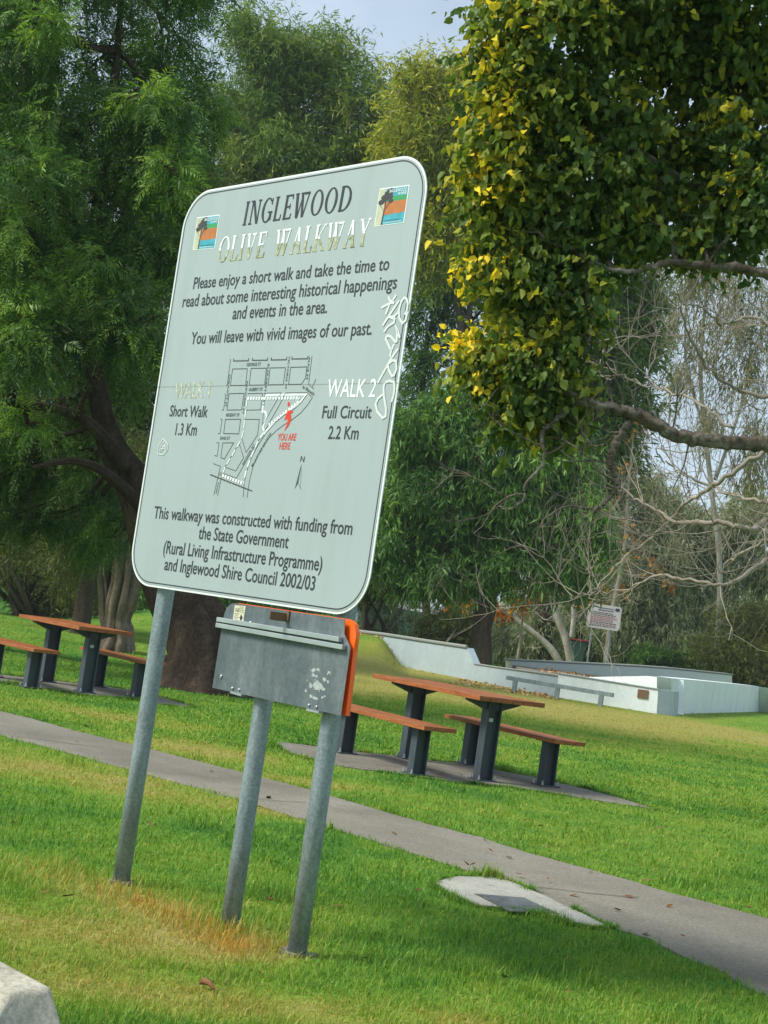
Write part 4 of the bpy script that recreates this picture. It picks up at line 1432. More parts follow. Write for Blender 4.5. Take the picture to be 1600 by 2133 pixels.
class Crown:
    def __init__(s, seed, blobs, Y, depth=0.8, K=12, yj=0.5):
        r = s.r = np.random.default_rng(seed)
        C, RD, W = [], [], []
        for bl in blobs:
            px, py, rx, ry = bl[:4]
            dy = bl[4] if len(bl) > 4 else 0.0
            k = Y / FPX
            rd = depth * 0.5 * (rx + ry) * k
            C.append(at(px, py, Y + dy + r.uniform(-yj, yj) * rd))
            RD.append((rx * k, rd, ry * k))
            W.append((rx * ry) ** 0.9 * (bl[5] if len(bl) > 5 else 1.0))
        s.C, s.RD, s.W = np.array(C), np.array(RD), np.array(W) / sum(W)
        nb = len(C)
        d = nrm(r.normal(size=(nb, K, 3)))
        s.sub = s.C[:, None] + d * s.RD[:, None] * (r.random((nb, K, 1)) ** 0.4) * 0.86
        s.subt = r.normal(0, 0.14, (nb, K))
        s.K = K

    def leaves(s, n, m, Ls, ll, lw, droop=0.5, ldroop=0.4, planar=False, sig=0.24, ovate=False, tint=0.42, tvar=0.13, tintf=None, spread=0.8):
        r = s.r
        bi = r.choice(len(s.C), n, p=s.W)
        ki = r.integers(0, s.K, n)
        pos = s.sub[bi, ki] + r.normal(size=(n, 3)) * s.RD[bi] * sig
        out = nrm((pos - s.C[bi]) / s.RD[bi])
        ax = nrm(out * 0.9 + r.normal(size=(n, 3)) * 0.6 - UPZ * droop)
        N = nrm(r.normal(size=(n, 3)) * 0.6 + UPZ * 0.8 + out * 0.3)
        Lv = Ls * (0.6 + 0.8 * r.random(n))
        t = (np.arange(m) + 0.5) / m
        T = np.clip(t[None] + r.normal(0, 0.25 / m, (n, m)), 0, 1)
        P = pos[:, None] + ax[:, None] * (Lv[:, None] * T)[..., None] - UPZ * (droop * 0.5 * Lv[:, None] * T * T)[..., None]
        if planar:
            sv = nrm(np.cross(ax, N))
            sg = np.where(np.arange(m) % 2 == 0, 1.0, -1.0)
            D = nrm(ax[:, None] * 0.75 + sv[:, None] * sg[None, :, None] + r.normal(size=(n, m, 3)) * 0.18 - UPZ * ldroop)
            NN = nrm(N[:, None] + r.normal(size=(n, m, 3)) * 0.3)
            ln = ll * (1.15 - 0.75 * T) * (0.8 + 0.4 * r.random((n, m)))
        else:
            D = nrm(ax[:, None] * 0.5 + r.normal(size=(n, m, 3)) * spread - UPZ * ldroop)
            NN = nrm(r.normal(size=(n, m, 3)) + N[:, None] * 0.7)
            ln = ll * (0.4 + 1.15 * r.random((n, m)) ** 1.2)
        S = nrm(np.cross(D, NN))
        NN = np.cross(S, D)
        wd = lw * (ln / ll)
        tn = tint + s.subt[bi, ki][:, None] + r.normal(0, tvar, (n, 1)) + r.normal(0, tvar * 0.6, (n, m))
        if tintf is not None:
            tn = tn + tintf(P, r)
        P, D, S, NN = [a.reshape(-1, 3) for a in (P, D, S, NN)]
        ln, wd, tn = ln.reshape(-1, 1), wd.reshape(-1, 1), np.clip(tn.reshape(-1), 0, 1)
        if ovate:
            cup = 0.30 * wd * r.uniform(0.0, 1.6, wd.shape)
            bend = -0.18 * ln * r.uniform(-0.4, 2.0, ln.shape)
            V = np.stack([P, P + D * ln * .22 + S * wd * .42 + NN * cup, P + D * ln * .60 + S * wd * .40 + NN * (cup + bend * .4), P + D * ln + NN * bend,
                          P + D * ln * .60 - S * wd * .40 + NN * (cup + bend * .4), P + D * ln * .22 - S * wd * .42 + NN * cup], 1)
            return V, 6, [(0, 1, 2, 3), (0, 3, 4, 5)], tn
        V = np.stack([P, P + D * ln * .42 + S * wd * .5, P + D * ln - UPZ * ln * .08, P + D * ln * .42 - S * wd * .5], 1)
        return V, 4, DIAMOND, tn

    def limbs(s, mb, starts, r0=0.06, r1=0.012, twigs=4, sides=6, mi=0):
        """limbs from the nearest given branch point to every blob, with thinner twigs to its clumps"""
        r = s.r
        st = np.array(starts)
        for i, c in enumerate(s.C):
            a = st[np.argmin(np.linalg.norm((st - c) * [1, 1, 1.0], axis=1))]
            mid = (a + c) / 2 + r.normal(size=3) * np.linalg.norm(c - a) * 0.08 - UPZ * np.linalg.norm(c - a) * .05
            pts = [a * (1 - t) ** 2 + mid * 2 * t * (1 - t) + c * t * t + r.normal(size=3) * 0.02 for t in np.linspace(0, 1, 8)]
            mb.tube(pts, list(np.linspace(r0, r0 * 0.45, 8)), sides, mi=mi)
            for k in range(min(twigs, s.K)):
                e = s.sub[i, k]
                b0 = pts[r.integers(3, 8)]
                md = (b0 + e) / 2 + r.normal(size=3) * np.linalg.norm(e - b0) * 0.12
                p2_ = [b0 * (1 - t) ** 2 + md * 2 * t * (1 - t) + e * t * t for t in np.linspace(0, 1, 6)]
                mb.tube(p2_, list(np.linspace(r0 * 0.4, r1, 6)), 5, mi=mi)


def cat_leaves(name, packs, mat, parent):
    V = np.concatenate([p[0] for p in packs])
    T = np.concatenate([p[3] for p in packs])
    return np_mesh(name, V, packs[0][1], packs[0][2], T, mat, parent)


def px_path(pts, Y):
    return [at(p[0], p[1], Y + (p[2] if len(p) > 2 else 0)) for p in pts]


def grounded(px, py, Y, z=-0.05):
    p = at(px, py, Y)
    return np.array([p[0], p[1], z + float(height(p[0], p[1]))])


def fl(k, amp, seed):
    r = np.random.default_rng(seed)
    ph = r.random(6) * 6.28
    return lambda an, t: 1 + amp * (0.5 * math.sin(k * an + ph[0] + 2 * t) + 0.3 * math.sin((2 * k + 1) * an + ph[1] - 3 * t) + 0.2 * math.sin((k // 2 + 1) * an + ph[2]) + 0.15 * math.sin(t * 30 + ph[3]))


def dense(pts, n):
    """smooth curve through points"""
    P = np.array(pts)
    t = np.linspace(0, len(P) - 1, n)
    out = []
    for x in t:
        i = min(int(x), len(P) - 2)
        f_ = x - i
        p0, p1, p2_, p3 = P[max(i - 1, 0)], P[i], P[i + 1], P[min(i + 2, len(P) - 1)]
        out.append(0.5 * ((2 * p1) + (-p0 + p2_) * f_ + (2 * p0 - 5 * p1 + 4 * p2_ - p3) * f_ ** 2 + (-p0 + 3 * p1 - 3 * p2_ + p3) * f_ ** 3))
    return out


def lerp_r(rs, n):
    return list(np.interp(np.linspace(0, 1, n), np.linspace(0, 1, len(rs)), rs))


def tree(name, label, cat, base, trunk_mat, paths, crowns, leafmat, starts=None, limb=(0.06, 0.012, 4), group=None, flute=None, sides=14):
    t = thing(name, label, cat, base, group)
    mb = MB()
    allp = []
    for (pts, rs, n) in paths:
        D = dense(pts, n)
        mb.tube(D, lerp_r(rs, n), sides, flute=flute)
        allp += D[n // 3:]
    packs = []
    for (cr, kw) in crowns:
        cr.limbs(mb, starts if starts is not None else allp, *limb)
        for k in (kw if isinstance(kw, list) else [kw]):
            packs.append(cr.leaves(**k))
    mb.build('trunk', trunk_mat, t, smooth=True)
    cat_leaves('crown', packs, leafmat, t)
    return t


# --- the big dark trunk behind the sign with its feathery crown
Y1 = 21.0
b1 = grounded(415, 1430, Y1, -0.1)
tp1 = [b1, b1 + [0, 0, .25], b1 + [-.02, 0, .7]] + px_path([(372, 1240), (325, 1120), (282, 1010), (225, 905), (190, 700), (200, 450), (240, 150), (260, -120)], Y1 + .3)
cr = Crown(11, [(60, 60, 120, 130), (210, 120, 110, 120, 1), (350, 60, 105, 110, 1.5), (120, 260, 130, 110), (300, 260, 110, 110), (405, 220, 80, 100, 2), (60, 420, 110, 110, -1),
                (220, 400, 120, 100), (380, 400, 110, 100, 1), (330, 520, 100, 80), (90, 560, 110, 100), (220, 560, 110, 100, 1), (60, 720, 90, 100, -1.5), (200, 700, 110, 90, 1),
                (290, 660, 80, 70, -1), (110, 850, 120, 70, 2), (250, 800, 70, 80, 2), (60, 960, 110, 90, 2.5), (190, 980, 90, 90, 2), (60, 1080, 90, 60, 3), (180, 1090, 90, 70, 3), (255, 1090, 50, 70, 2),
                (-120, 300, 160, 250), (-120, 800, 130, 200), (150, -120, 250, 120), (400, -60, 110, 80)], Y1, 0.9, 14)
crb = Crown(111, [(30, 480, 45, 70, -1.2), (95, 580, 35, 25, -1.2), (25, 690, 45, 50, -1.6), (250, 690, 40, 45, -1.2), (360, 350, 45, 60, -1), (140, 590, 60, 25, -1), (300, 200, 50, 40, -1), (60, 880, 50, 30, -1), (200, 540, 60, 40, -1), (100, 40, 60, 40, -1), (300, 330, 40, 40, -.5)], Y1, .9, 7)
tree('feathery_tree', 'huge dark tree with feathery leaves and massive trunk behind the sign at left', 'tree', b1, M['barkD'],
     [(tp1, [.95, .66, .50, .42, .36, .30, .22, .14, .10, .07, .05, .03], 48),
      ([at(300, 1060, Y1), at(220, 985, Y1 - .4), at(150, 960, Y1 - .8), at(70, 975, Y1 - 1)], [.10, .07, .05, .03], 14),
      ([at(262, 975, Y1), at(190, 885, Y1 - .3), at(110, 850, Y1 - .5), at(20, 845, Y1 - .8)], [.12, .08, .06, .04], 14),
      ([at(330, 1130, Y1), at(360, 900, Y1 + .5), at(400, 600, Y1 + .8)], [.16, .09, .02], 14)],
     [(cr, dict(n=12500, m=18, Ls=0.42, ll=0.115, lw=0.024, droop=0.55, ldroop=0.25, planar=True, tint=0.41, sig=0.22)), (crb, dict(n=900, m=18, Ls=0.42, ll=0.125, lw=0.024, droop=0.5, ldroop=0.25, planar=True, tint=0.74, sig=0.26))], LV['fern'],
     limb=(0.05, 0.009, 5), flute=fl(7, 0.16, 3), sides=30)

Y2 = 23.5
b2 = grounded(-75, 1290, Y2)
cr = Crown(12, [(20, 120, 90, 120), (90, 330, 70, 120, 1), (10, 520, 70, 120), (20, 660, 60, 70, -2), (30, 700, 50, 60, -2.5), (-60, 900, 100, 150), (120, 480, 60, 80, 1)], Y2, 0.9, 12)
tree('feathery_tree', 'feathery tree with a straight dark trunk at the upper left edge of the photo', 'tree', b2, M['barkM'],
     [([b2] + px_path([(-40, 1000), (15, 640), (65, 380), (95, 160), (115, -60)], Y2), [.38, .32, .26, .22, .17, .12], 30)],
     [(cr, dict(n=5200, m=18, Ls=0.42, ll=0.12, lw=0.024, droop=0.5, ldroop=0.2, planar=True, tint=0.52, sig=0.22))], LV['fern'], limb=(0.05, 0.009, 4), flute=fl(6, 0.12, 5), sides=20)

# --- paper-barked trunk and the straight one beside it
Y3 = 28.5
b3 = grounded(244, 1357, Y3)
mbp = [([b3 + [-.05, 0, 0], b3 + [-.03, 0, .3]] + px_path([(243, 1290), (258, 1225), (268, 1150), (275, 1060)], Y3), [.34, .26, .23, .26, .22, .15], 40),
       ([b3 + [-.08, .05, .1]] + px_path([(224, 1290), (218, 1225), (212, 1150), (205, 1050)], Y3 + .1), [.16, .13, .12, .11, .08], 26)]
cr = Crown(13, [(200, 1000, 90, 70), (290, 970, 70, 70, 1), (150, 1100, 60, 50), (255, 1090, 60, 45, .5)], Y3, 0.9, 12)
tree('paperbark_tree', 'ribbed pale papery trunk behind the left picnic table', 'tree', b3, M['barkP'], mbp,
     [(cr, dict(n=2600, m=14, Ls=0.5, ll=0.11, lw=0.018, droop=0.7, ldroop=0.6, tint=0.25))], LV['olive'], flute=fl(9, 0.30, 8), sides=36)
Y4 = 34
b4 = grounded(166, 1318, Y4)
cr = Crown(14, [(150, 1060, 90, 70), (60, 1040, 90, 80, 1), (190, 1150, 60, 60, 2), (90, 880, 160, 130), (260, 800, 150, 140, 1), (120, 620, 170, 150), (300, 560, 130, 130), (380, 400, 110, 130, 1), (70, 400, 150, 150, 1), (330, 330, 80, 90)], Y4, 0.9, 16)
tree('straight_trunk_tree', 'tree with a plain straight brown trunk left of the ribbed papery trunk', 'tree', b4, M['barkM'],
     [([b4, b4 + [0, 0, .3]] + px_path([(182, 1210), (196, 1110), (205, 1000)], Y4), [.24, .20, .18, .16, .12], 24)],
     [(cr, dict(n=11000, m=14, Ls=0.6, ll=0.17, lw=0.034, droop=0.8, ldroop=0.6, tint=0.25, sig=.3))], LV['olive'], flute=fl(5, 0.1, 9), sides=20)


# --- bushy things with many stems
def bush(name, label, px, py, Y, blobs, leafmat, stems, barkmat, kw, depth=0.8, seed=1, cat='bush', group=None, rad=0.05, spreadpx=60):
    b = grounded(px, py, Y)
    r = np.random.default_rng(seed + 100)
    cr = Crown(seed, blobs, Y, depth, 12)
    paths = []
    for k in range(stems):
        c = cr.C[r.integers(len(cr.C))] + r.normal(size=3) * 0.2
        s0 = b + [r.normal() * .25, r.normal() * .25, 0]
        md = (s0 + c) / 2 + r.normal(size=3) * 0.18 * np.linalg.norm(c - s0)
        md[2] = max(md[2], 0.3)
        paths.append(([s0, md, c], [rad * 1.3, rad, rad * .5], 12))
    return tree(name, label, cat, b, barkmat, paths, [(cr, kw)], leafmat, limb=(rad * .6, .008, 5), group=group, sides=8)


kwb = lambda n, tint=.4, ll=.13, lw=.03, droop=.3: dict(n=n, m=10, Ls=0.45, ll=ll, lw=lw, droop=droop, ldroop=.4, tint=tint)
bush('twiggy_bush', 'open brown twiggy bush at the far left behind the left picnic table', 60, 1290, 40, [(20, 1180, 80, 50), (110, 1190, 70, 50), (60, 1240, 90, 30), (-20, 1130, 90, 60)], LV['olive'], 14, M['twigD'], kwb(1100, .3), seed=21, rad=.06)
bush('twiggy_bush', 'brown twiggy bush between the straight trunk and the far left bush', 140, 1300, 42, [(150, 1220, 50, 60), (120, 1260, 60, 30), (210, 1240, 50, 50)], LV['olive'], 12, M['twigD'], kwb(900, .35), seed=22, rad=.06)
bush('shadowed_bush', 'dark bush filling the gap behind the ribbed papery trunk', 300, 1335, 46, [(290, 1230, 80, 90), (220, 1200, 60, 80), (350, 1250, 60, 80), (420, 1230, 90, 110), (560, 1230, 90, 90)], LV['fern'], 8, M['barkM'], kwb(3000, .4), seed=23)
bush('olive_hedge', 'broad olive thicket across the far left edge of the lawn', 60, 1285, 55, [(-40, 1100, 90, 130), (60, 1120, 90, 120), (160, 1140, 80, 110), (260, 1150, 80, 110), (380, 1180, 90, 90)], LV['olive'], 10, M['barkM'], kwb(5200, .42, .16, .035), seed=24, cat='thicket')

# --- willowy trees behind the sign
kw_w = lambda n, tint, ll=.17, lw=.022: dict(n=n, m=12, Ls=1.05, ll=ll * 1.45, lw=lw * 2.1, droop=0.3, ldroop=0.4, tint=tint, sig=.20, spread=.65)
Y6 = 60
b6 = grounded(610, 1345, Y6)
cr = Crown(31, [(640, 110, 105, 65), (560, 90, 80, 70), (730, 150, 70, 75), (520, 190, 90, 90), (640, 220, 110, 90), (745, 250, 60, 80), (560, 310, 110, 80), (690, 330, 90, 70), (480, 330, 80, 90),
                (540, 60, 60, 40, 0, .6), (800, 330, 70, 60), (600, 430, 140, 60), (460, 450, 90, 90), (760, 430, 80, 60), (600, 620, 190, 120), (500, 800, 150, 120), (700, 820, 120, 130), (560, 1020, 160, 110)], Y6, .8, 14)
tree('willowy_tree', 'tall willowy dark green tree rising behind the top of the sign', 'tree', b6, M['barkM'],
     [([b6] + px_path([(620, 1000), (600, 700), (590, 480), (560, 300), (560, 150)], Y6), [.6, .45, .30, .20, .12, .05], 26),
      (px_path([(600, 700), (680, 480), (700, 330), (690, 200)], Y6), [.25, .16, .10, .04], 16), (px_path([(605, 740), (500, 520), (470, 380), (500, 220)], Y6), [.25, .16, .10, .04], 16)],
     [(cr, kw_w(19000, .62))], LV['willow'], limb=(.07, .012, 5))
Y7 = 57
b7 = grounded(1003, 1372, Y7)
cr = Crown(32, [(885, 195, 65, 50), (930, 165, 55, 55), (965, 230, 65, 75), (860, 280, 75, 75), (940, 300, 90, 80), (1000, 330, 70, 90), (850, 360, 70, 60), (930, 400, 90, 70), (1010, 470, 80, 90), (900, 500, 80, 70), (1080, 300, 90, 160), (1100, 500, 90, 120)], Y7, .8, 14)
tree('yellow_green_tree', 'yellow-green willowy tree right of the sign top, its crown against the sky', 'tree', b7, M['barkM'],
     [([b7] + px_path([(1010, 1200), (990, 900), (955, 640), (935, 450), (920, 280)], Y7), [.30, .26, .22, .14, .09, .05], 24), (px_path([(970, 740), (990, 520), (1000, 350)], Y7), [.13, .09, .04], 12)],
     [(cr, kw_w(12500, .68))], LV['lime'], limb=(.07, .012, 5))
Y8 = 68
b8 = grounded(890, 1370, Y8)
cr = Crown(33, [(900, 580, 70, 60), (960, 640, 70, 60), (870, 660, 50, 50), (930, 760, 60, 40), (860, 780, 40, 40), (1000, 560, 60, 60), (880, 480, 60, 60), (1010, 720, 50, 60), (850, 880, 60, 60)], Y8, .8, 13)
tree('dark_open_tree', 'dark open tree at the right edge of the sign with sky showing through', 'tree', b8, M['barkD'],
     [([b8] + px_path([(880, 1000), (885, 740), (930, 600), (950, 480)], Y8), [.2, .16, .13, .09, .04], 20), (px_path([(883, 760), (960, 690), (1010, 640)], Y8), [.14, .1, .04], 12),
      (px_path([(883, 780), (840, 690), (850, 600)], Y8), [.12, .08, .04], 10)],
     [(cr, kw_w(2400, .38, .19, .028))], LV['round'], limb=(.06, .012, 6))
# --- the willow behind the round tree
Y10 = 60
b10 = grounded(1130, 1375, Y10, .1)
cr = Crown(34, [(1120, 620, 90, 70), (1220, 600, 90, 60), (1310, 640, 70, 70), (1180, 700, 110, 70), (1300, 740, 70, 70), (1230, 800, 90, 70), (1090, 760, 80, 80), (1330, 560, 50, 50), (1310, 830, 50, 50), (1240, 900, 80, 60), (1290, 960, 50, 60)], Y10, .8, 13)
tree('willowy_tree', 'mid green willowy tree seen beyond the round dense tree and leafy branch', 'tree', b10, M['barkM'],
     [([b10] + px_path([(1150, 1100), (1180, 880), (1200, 720), (1210, 600)], Y10), [.5, .4, .3, .2, .06], 20)],
     [(cr, kw_w(5200, .5, .24, .034))], LV['willow'], limb=(.07, .012, 5))
# --- dense round tree in the middle
Y9 = 50
b9 = grounded(1000, 1392, Y9)
cr = Crown(35, [(900, 880, 90, 60), (980, 840, 100, 60), (1080, 880, 90, 60), (860, 970, 70, 70), (950, 970, 110, 70), (1060, 980, 100, 70), (1150, 970, 80, 70), (835, 1080, 55, 70), (920, 1080, 100, 70),
                (1020, 1090, 100, 70), (1120, 1080, 100, 70), (1190, 1060, 70, 70), (835, 1160, 50, 45), (915, 1185, 80, 38), (1005, 1180, 70, 38), (1110, 1175, 90, 40), (1205, 1140, 60, 60), (1222, 1205, 32, 34), (1180, 930, 60, 60), (810, 1120, 30, 50)], Y9, .85, 11)
tree('round_tree', 'dense round dark green tree with drooping narrow leaves behind the skate ramp', 'tree', b9, M['barkM'],
     [([b9, b9 + [0, 0, .4]] + px_path([(1003, 1310), (1012, 1260), (1015, 1180), (1010, 1050), (990, 920)], Y9), [.42, .35, .32, .34, .26, .18, .06], 30),
      (px_path([(1012, 1265), (960, 1190), (900, 1100)], Y9), [.16, .11, .05], 12), (px_path([(1012, 1255), (1080, 1180), (1150, 1090)], Y9), [.16, .11, .05], 12)],
     [(cr, [dict(n=13500, m=13, Ls=0.62, ll=.23, lw=.044, droop=.7, ldroop=.7, tint=.50, sig=.19, spread=.6)])], LV['round'], limb=(.07, .012, 4), flute=fl(5, .12, 4), sides=20)

# --- autumn tree remnants under and right of it
Y16 = 58
b16 = grounded(1262, 1385, Y16, .2)
cr = Crown(36, [(1300, 950, 16, 50), (1330, 900, 14, 30), (1290, 1180, 28, 40), (1340, 1150, 18, 30), (1240, 1250, 30, 30), (1300, 1100, 18, 30), (1390, 1210, 14, 12), (1370, 1180, 14, 20), (1290, 1010, 12, 30)], Y16, .8, 7)
tree('autumn_tree', 'thin tree with sparse orange autumn leaves above the rules sign', 'tree', b16, M['twig'],
     [([b16] + px_path([(1275, 1280), (1300, 1150), (1310, 1000), (1320, 900)], Y16), [.12, .10, .08, .05, .02], 20)],
     [(cr, dict(n=75, m=6, Ls=.35, ll=.15, lw=.10, droop=.2, ldroop=.3, tint=.5, tvar=.25))], LV['autumn'], limb=(.03, .008, 3), sides=7)
Y17 = 54
b17 = grounded(1075, 1392, Y17, .1)
cr = Crown(37, [(1080, 1240, 28, 30), (1120, 1220, 26, 30), (1070, 1200, 20, 20), (960, 1255, 30, 12), (1050, 1275, 20, 15)], Y17, .8, 7)
tree('autumn_tree', 'small orange and olive sapling showing under the round tree crown', 'tree', b17, M['twig'],
     [([b17] + px_path([(1085, 1330), (1090, 1260), (1100, 1210)], Y17), [.07, .05, .04, .02], 14)],
     [(cr, dict(n=130, m=7, Ls=.35, ll=.16, lw=.10, droop=.3, ldroop=.3, tint=.35, tvar=.3))], LV['autumn'], limb=(.025, .008, 3), sides=7)


# --- gums at the right
def gum(label, px, py, Y, path, rs, blobs, n, seed, lm='gum', ll=.26, lw=.050, tint=.5, droop=.8, limb=(.035, .010, 4), name='gum_tree', z0=.2, extra=(), m=10):
    b = grounded(px, py, Y, z0)
    cr = Crown(seed, blobs, Y, .8, 12)
    tree(name, label, 'tree', b, M['barkG'], [([b] + px_path(path, Y), rs, 22)] + [(px_path(p, Y), q, 14) for p, q in extra],
         [(cr, dict(n=n, m=m, Ls=.8, ll=ll, lw=lw, droop=droop, ldroop=.9, tint=tint, sig=.22, spread=.6))], LV[lm], limb=limb, sides=10, group='gum trees beyond the skate park')


gum('tall airy gum with drooping olive foliage against the sky at the right', 1490, 1410, 66, [(1500, 1200), (1480, 1000), (1460, 800), (1470, 620), (1480, 480)], [.13, .12, .11, .09, .06, .03],
    [(1440, 600, 40, 60), (1500, 560, 50, 60), (1560, 620, 50, 70), (1460, 700, 35, 70), (1540, 760, 40, 80), (1490, 850, 35, 60), (1590, 860, 40, 90), (1420, 780, 30, 50), (1600, 700, 40, 60), (1400, 660, 30, 50), (1520, 680, 30, 60), (1560, 960, 50, 50), (1450, 500, 60, 50), (1580, 480, 60, 60)],
    2300, 41, 'gumhang', .26, .040, .45, 1.6, extra=(([(1490, 1000), (1550, 820), (1570, 650)], [.08, .06, .03]), ([(1470, 900), (1430, 760), (1430, 620)], [.08, .06, .03])))
gum('pale-stemmed gum with grey-green leaves standing right behind the rules sign', 1330, 1395, 68, [(1325, 1280), (1335, 1160), (1345, 1050), (1350, 960)], [.09, .08, .07, .06, .03],
    [(1310, 1180, 60, 70), (1370, 1120, 60, 70), (1340, 1260, 70, 60), (1290, 1300, 60, 50), (1370, 1330, 60, 50), (1400, 1230, 50, 60), (1300, 1060, 50, 60), (1370, 1030, 40, 50)], 4600, 42, extra=(([(1330, 1300), (1310, 1200), (1295, 1080)], [.10, .08, .03]),))
gum('broad grey-green gum filling the right background above the back wall', 1450, 1410, 70, [(1450, 1280), (1440, 1160), (1460, 1060)], [.25, .2, .14, .05],
    [(1440, 1290, 70, 60), (1500, 1240, 60, 70), (1420, 1350, 70, 45), (1500, 1350, 60, 50), (1460, 1170, 60, 60), (1530, 1150, 60, 60), (1420, 1090, 50, 60), (1490, 1080, 50, 50), (1560, 1060, 50, 60), (1590, 1180, 50, 70)], 6200, 43, tint=.55)
gum('leaning white-barked gum between the round tree trunk and the bin', 1180, 1394, 57, [(1150, 1355), (1110, 1318), (1075, 1290), (1060, 1262)], [.15, .14, .12, .10, .07],
    [(1090, 1310, 50, 30, 3), (1130, 1290, 50, 35, 3), (1060, 1350, 40, 25, 3), (1110, 1350, 50, 25, 3)], 420, 44, tint=.45, extra=(([(1190, 1385), (1178, 1330), (1160, 1285), (1148, 1240)], [.15, .14, .12, .09]), ([(1190, 1330), (1195, 1280), (1190, 1230)], [.10, .09, .06])))
gum('slim grey gum behind the wheelie bin with hanging leaves', 1240, 1392, 72, [(1235, 1300), (1245, 1180), (1240, 1080)], [.16, .13, .1, .04],
    [(1230, 1300, 60, 50), (1190, 1290, 50, 50), (1260, 1250, 50, 60), (1220, 1210, 50, 50), (1160, 1340, 50, 35), (1250, 1350, 50, 35)], 3600, 45, tint=.5)
bush('pine_bush', 'yellow-olive bushy tree in front of the gums at the right edge', 1545, 1425, 60, [(1540, 1300, 60, 40), (1500, 1350, 50, 45), (1580, 1370, 60, 50), (1540, 1390, 80, 30), (1590, 1300, 40, 50), (1630, 1340, 50, 80)], LV['olive'], 5, M['barkM'], kwb(3600, .55, .16, .03, .2), seed=46, cat='tree')
bush('dark_bush', 'low dark bush under the gums behind the right end of the back wall', 1440, 1405, 63, [(1440, 1385, 70, 28), (1370, 1375, 60, 22), (1510, 1400, 60, 30), (1580, 1420, 60, 30)], LV['fern'], 5, M['barkM'], kwb(2600, .5, .18, .05), seed=47)
# --- shrubs between the sign and the round tree
bush('grey_shrub', 'grey twiggy shrub above the left end of the skate ramp', 800, 1325, 62, [(800, 1270, 40, 40), (780, 1230, 40, 30), (840, 1290, 40, 30), (770, 1300, 30, 25), (830, 1230, 50, 30)], LV['gum'], 14, M['twig'], kwb(900, .4, .16, .035), seed=51, rad=.045)
bush('olive_shrub', 'rounded olive shrub behind the skate ramp left of the round tree trunk', 930, 1345, 60, [(920, 1310, 45, 35), (960, 1330, 40, 30), (890, 1335, 30, 25), (950, 1290, 40, 25)], LV['olive'], 7, M['twig'], kwb(1500, .45, .15, .035), seed=52)
bush('olive_shrub', 'low olive shrub just right of the round tree trunk', 1050, 1375, 66, [(1050, 1350, 40, 28), (1090, 1375, 40, 22), (1040, 1310, 40, 30)], LV['gum'], 6, M['twig'], kwb(900, .35, .15, .035), seed=53)
bush('leaning_shrub', 'bent dark limbed shrub at the right edge of the sign foot', 770, 1320, 52, [(760, 1235, 30, 25), (800, 1215, 50, 20), (740, 1200, 40, 40)], LV['olive'], 6, M['barkM'], kwb(500, .3, .15, .035), seed=54, rad=.07)
# --- far row closing the horizon
for k, (px, wv_, hv, lab) in enumerate([(60, 130, 70, 'far olive tree beyond the thicket at the left edge'), (330, 150, 80, 'far olive tree beyond the big dark trunk'), (640, 170, 70, 'far tree behind the lower part of the sign'),
                                        (900, 110, 55, 'far tree behind the cream house and shrubs'), (1140, 130, 60, 'far tree behind the leaning white gum'), (1380, 150, 110, 'far gum beyond the slim grey gum'), (1600, 150, 110, 'far gum at the right edge of the photo')]):
    hy = 1281 + (px - 800) * 0.146
    Yk = 118
    bush('distant_tree', lab, px, hy + 40, Yk, [(px - wv_ * .5, hy - hv * .5, wv_ * .6, hv), (px + wv_ * .4, hy - hv * .7, wv_ * .6, hv), (px, hy - hv * .9, wv_ * .5, hv * .8), (px, hy + 10, wv_, hv * .4)], LV['gum' if k > 3 else 'olive'], 4, M['barkM'],
         kwb(2400, .4, .42, .09), seed=60 + k, cat='tree', group='far trees on the horizon', rad=.15)

# --- broad-leaved tree hanging in from the right, close to the camera
Y14 = 9.2
b14 = np.array([at(1880, 1500, Y14)[0], Y14 + .3, -0.05])
cr = Crown(71, [(1150, 50, 130, 130), (1290, 30, 150, 150, .3), (1450, 60, 170, 170, .4), (1600, 80, 170, 180, .5), (1060, 130, 80, 100), (1030, 240, 75, 75), (1120, 240, 120, 100), (1260, 220, 140, 110, .3), (1420, 250, 150, 110, .5), (1580, 290, 130, 110, .3),
                (1010, 330, 55, 50), (1090, 380, 100, 90), (1220, 370, 130, 90), (1370, 400, 120, 70, .2), (1510, 420, 100, 75), (1610, 400, 90, 80), (1030, 430, 70, 60), (1140, 490, 110, 70), (1280, 470, 90, 50, .2),
                (1060, 540, 75, 60), (1160, 590, 90, 60), (1220, 550, 60, 50), (1080, 640, 70, 50), (1180, 660, 60, 55), (1030, 735, 62, 48), (1090, 760, 75, 70), (1150, 770, 65, 70), (1080, 830, 60, 45), (1150, 840, 60, 45), (980, 735, 34, 34), (1160, 700, 55, 40),
                (1480, 490, 70, 35), (1390, 470, 60, 35), (1200, -130, 260, 80), (1550, -130, 260, 90)], Y14, .8, 13)


def edge_yellow(P, r):
    q = proj(P.reshape(-1, 3)).reshape(*P.shape[:-1], 2)     # young yellow leaves sit on the outer, open side of this tree
    xw = P[..., 0]
    lo = cr.C[:, 0].min()
    edge = np.clip((lo + 0.42 - xw) / 0.42, -1, 1)
    z = P[..., 2]
    clump = np.clip(1 - np.abs(z - 3.05) / 0.28, 0, 1) * np.clip((1.15 - xw) / 0.45, 0, 1) * 0.26
    n1 = (P.shape[0], 1)
    return 0.10 * edge * (edge > 0) + clump * (r.random(n1) < .7) + 0.22 * (r.random(n1) < 0.015) + 0.34 * np.clip(edge, 0, 1) * (r.random(n1) < .30)


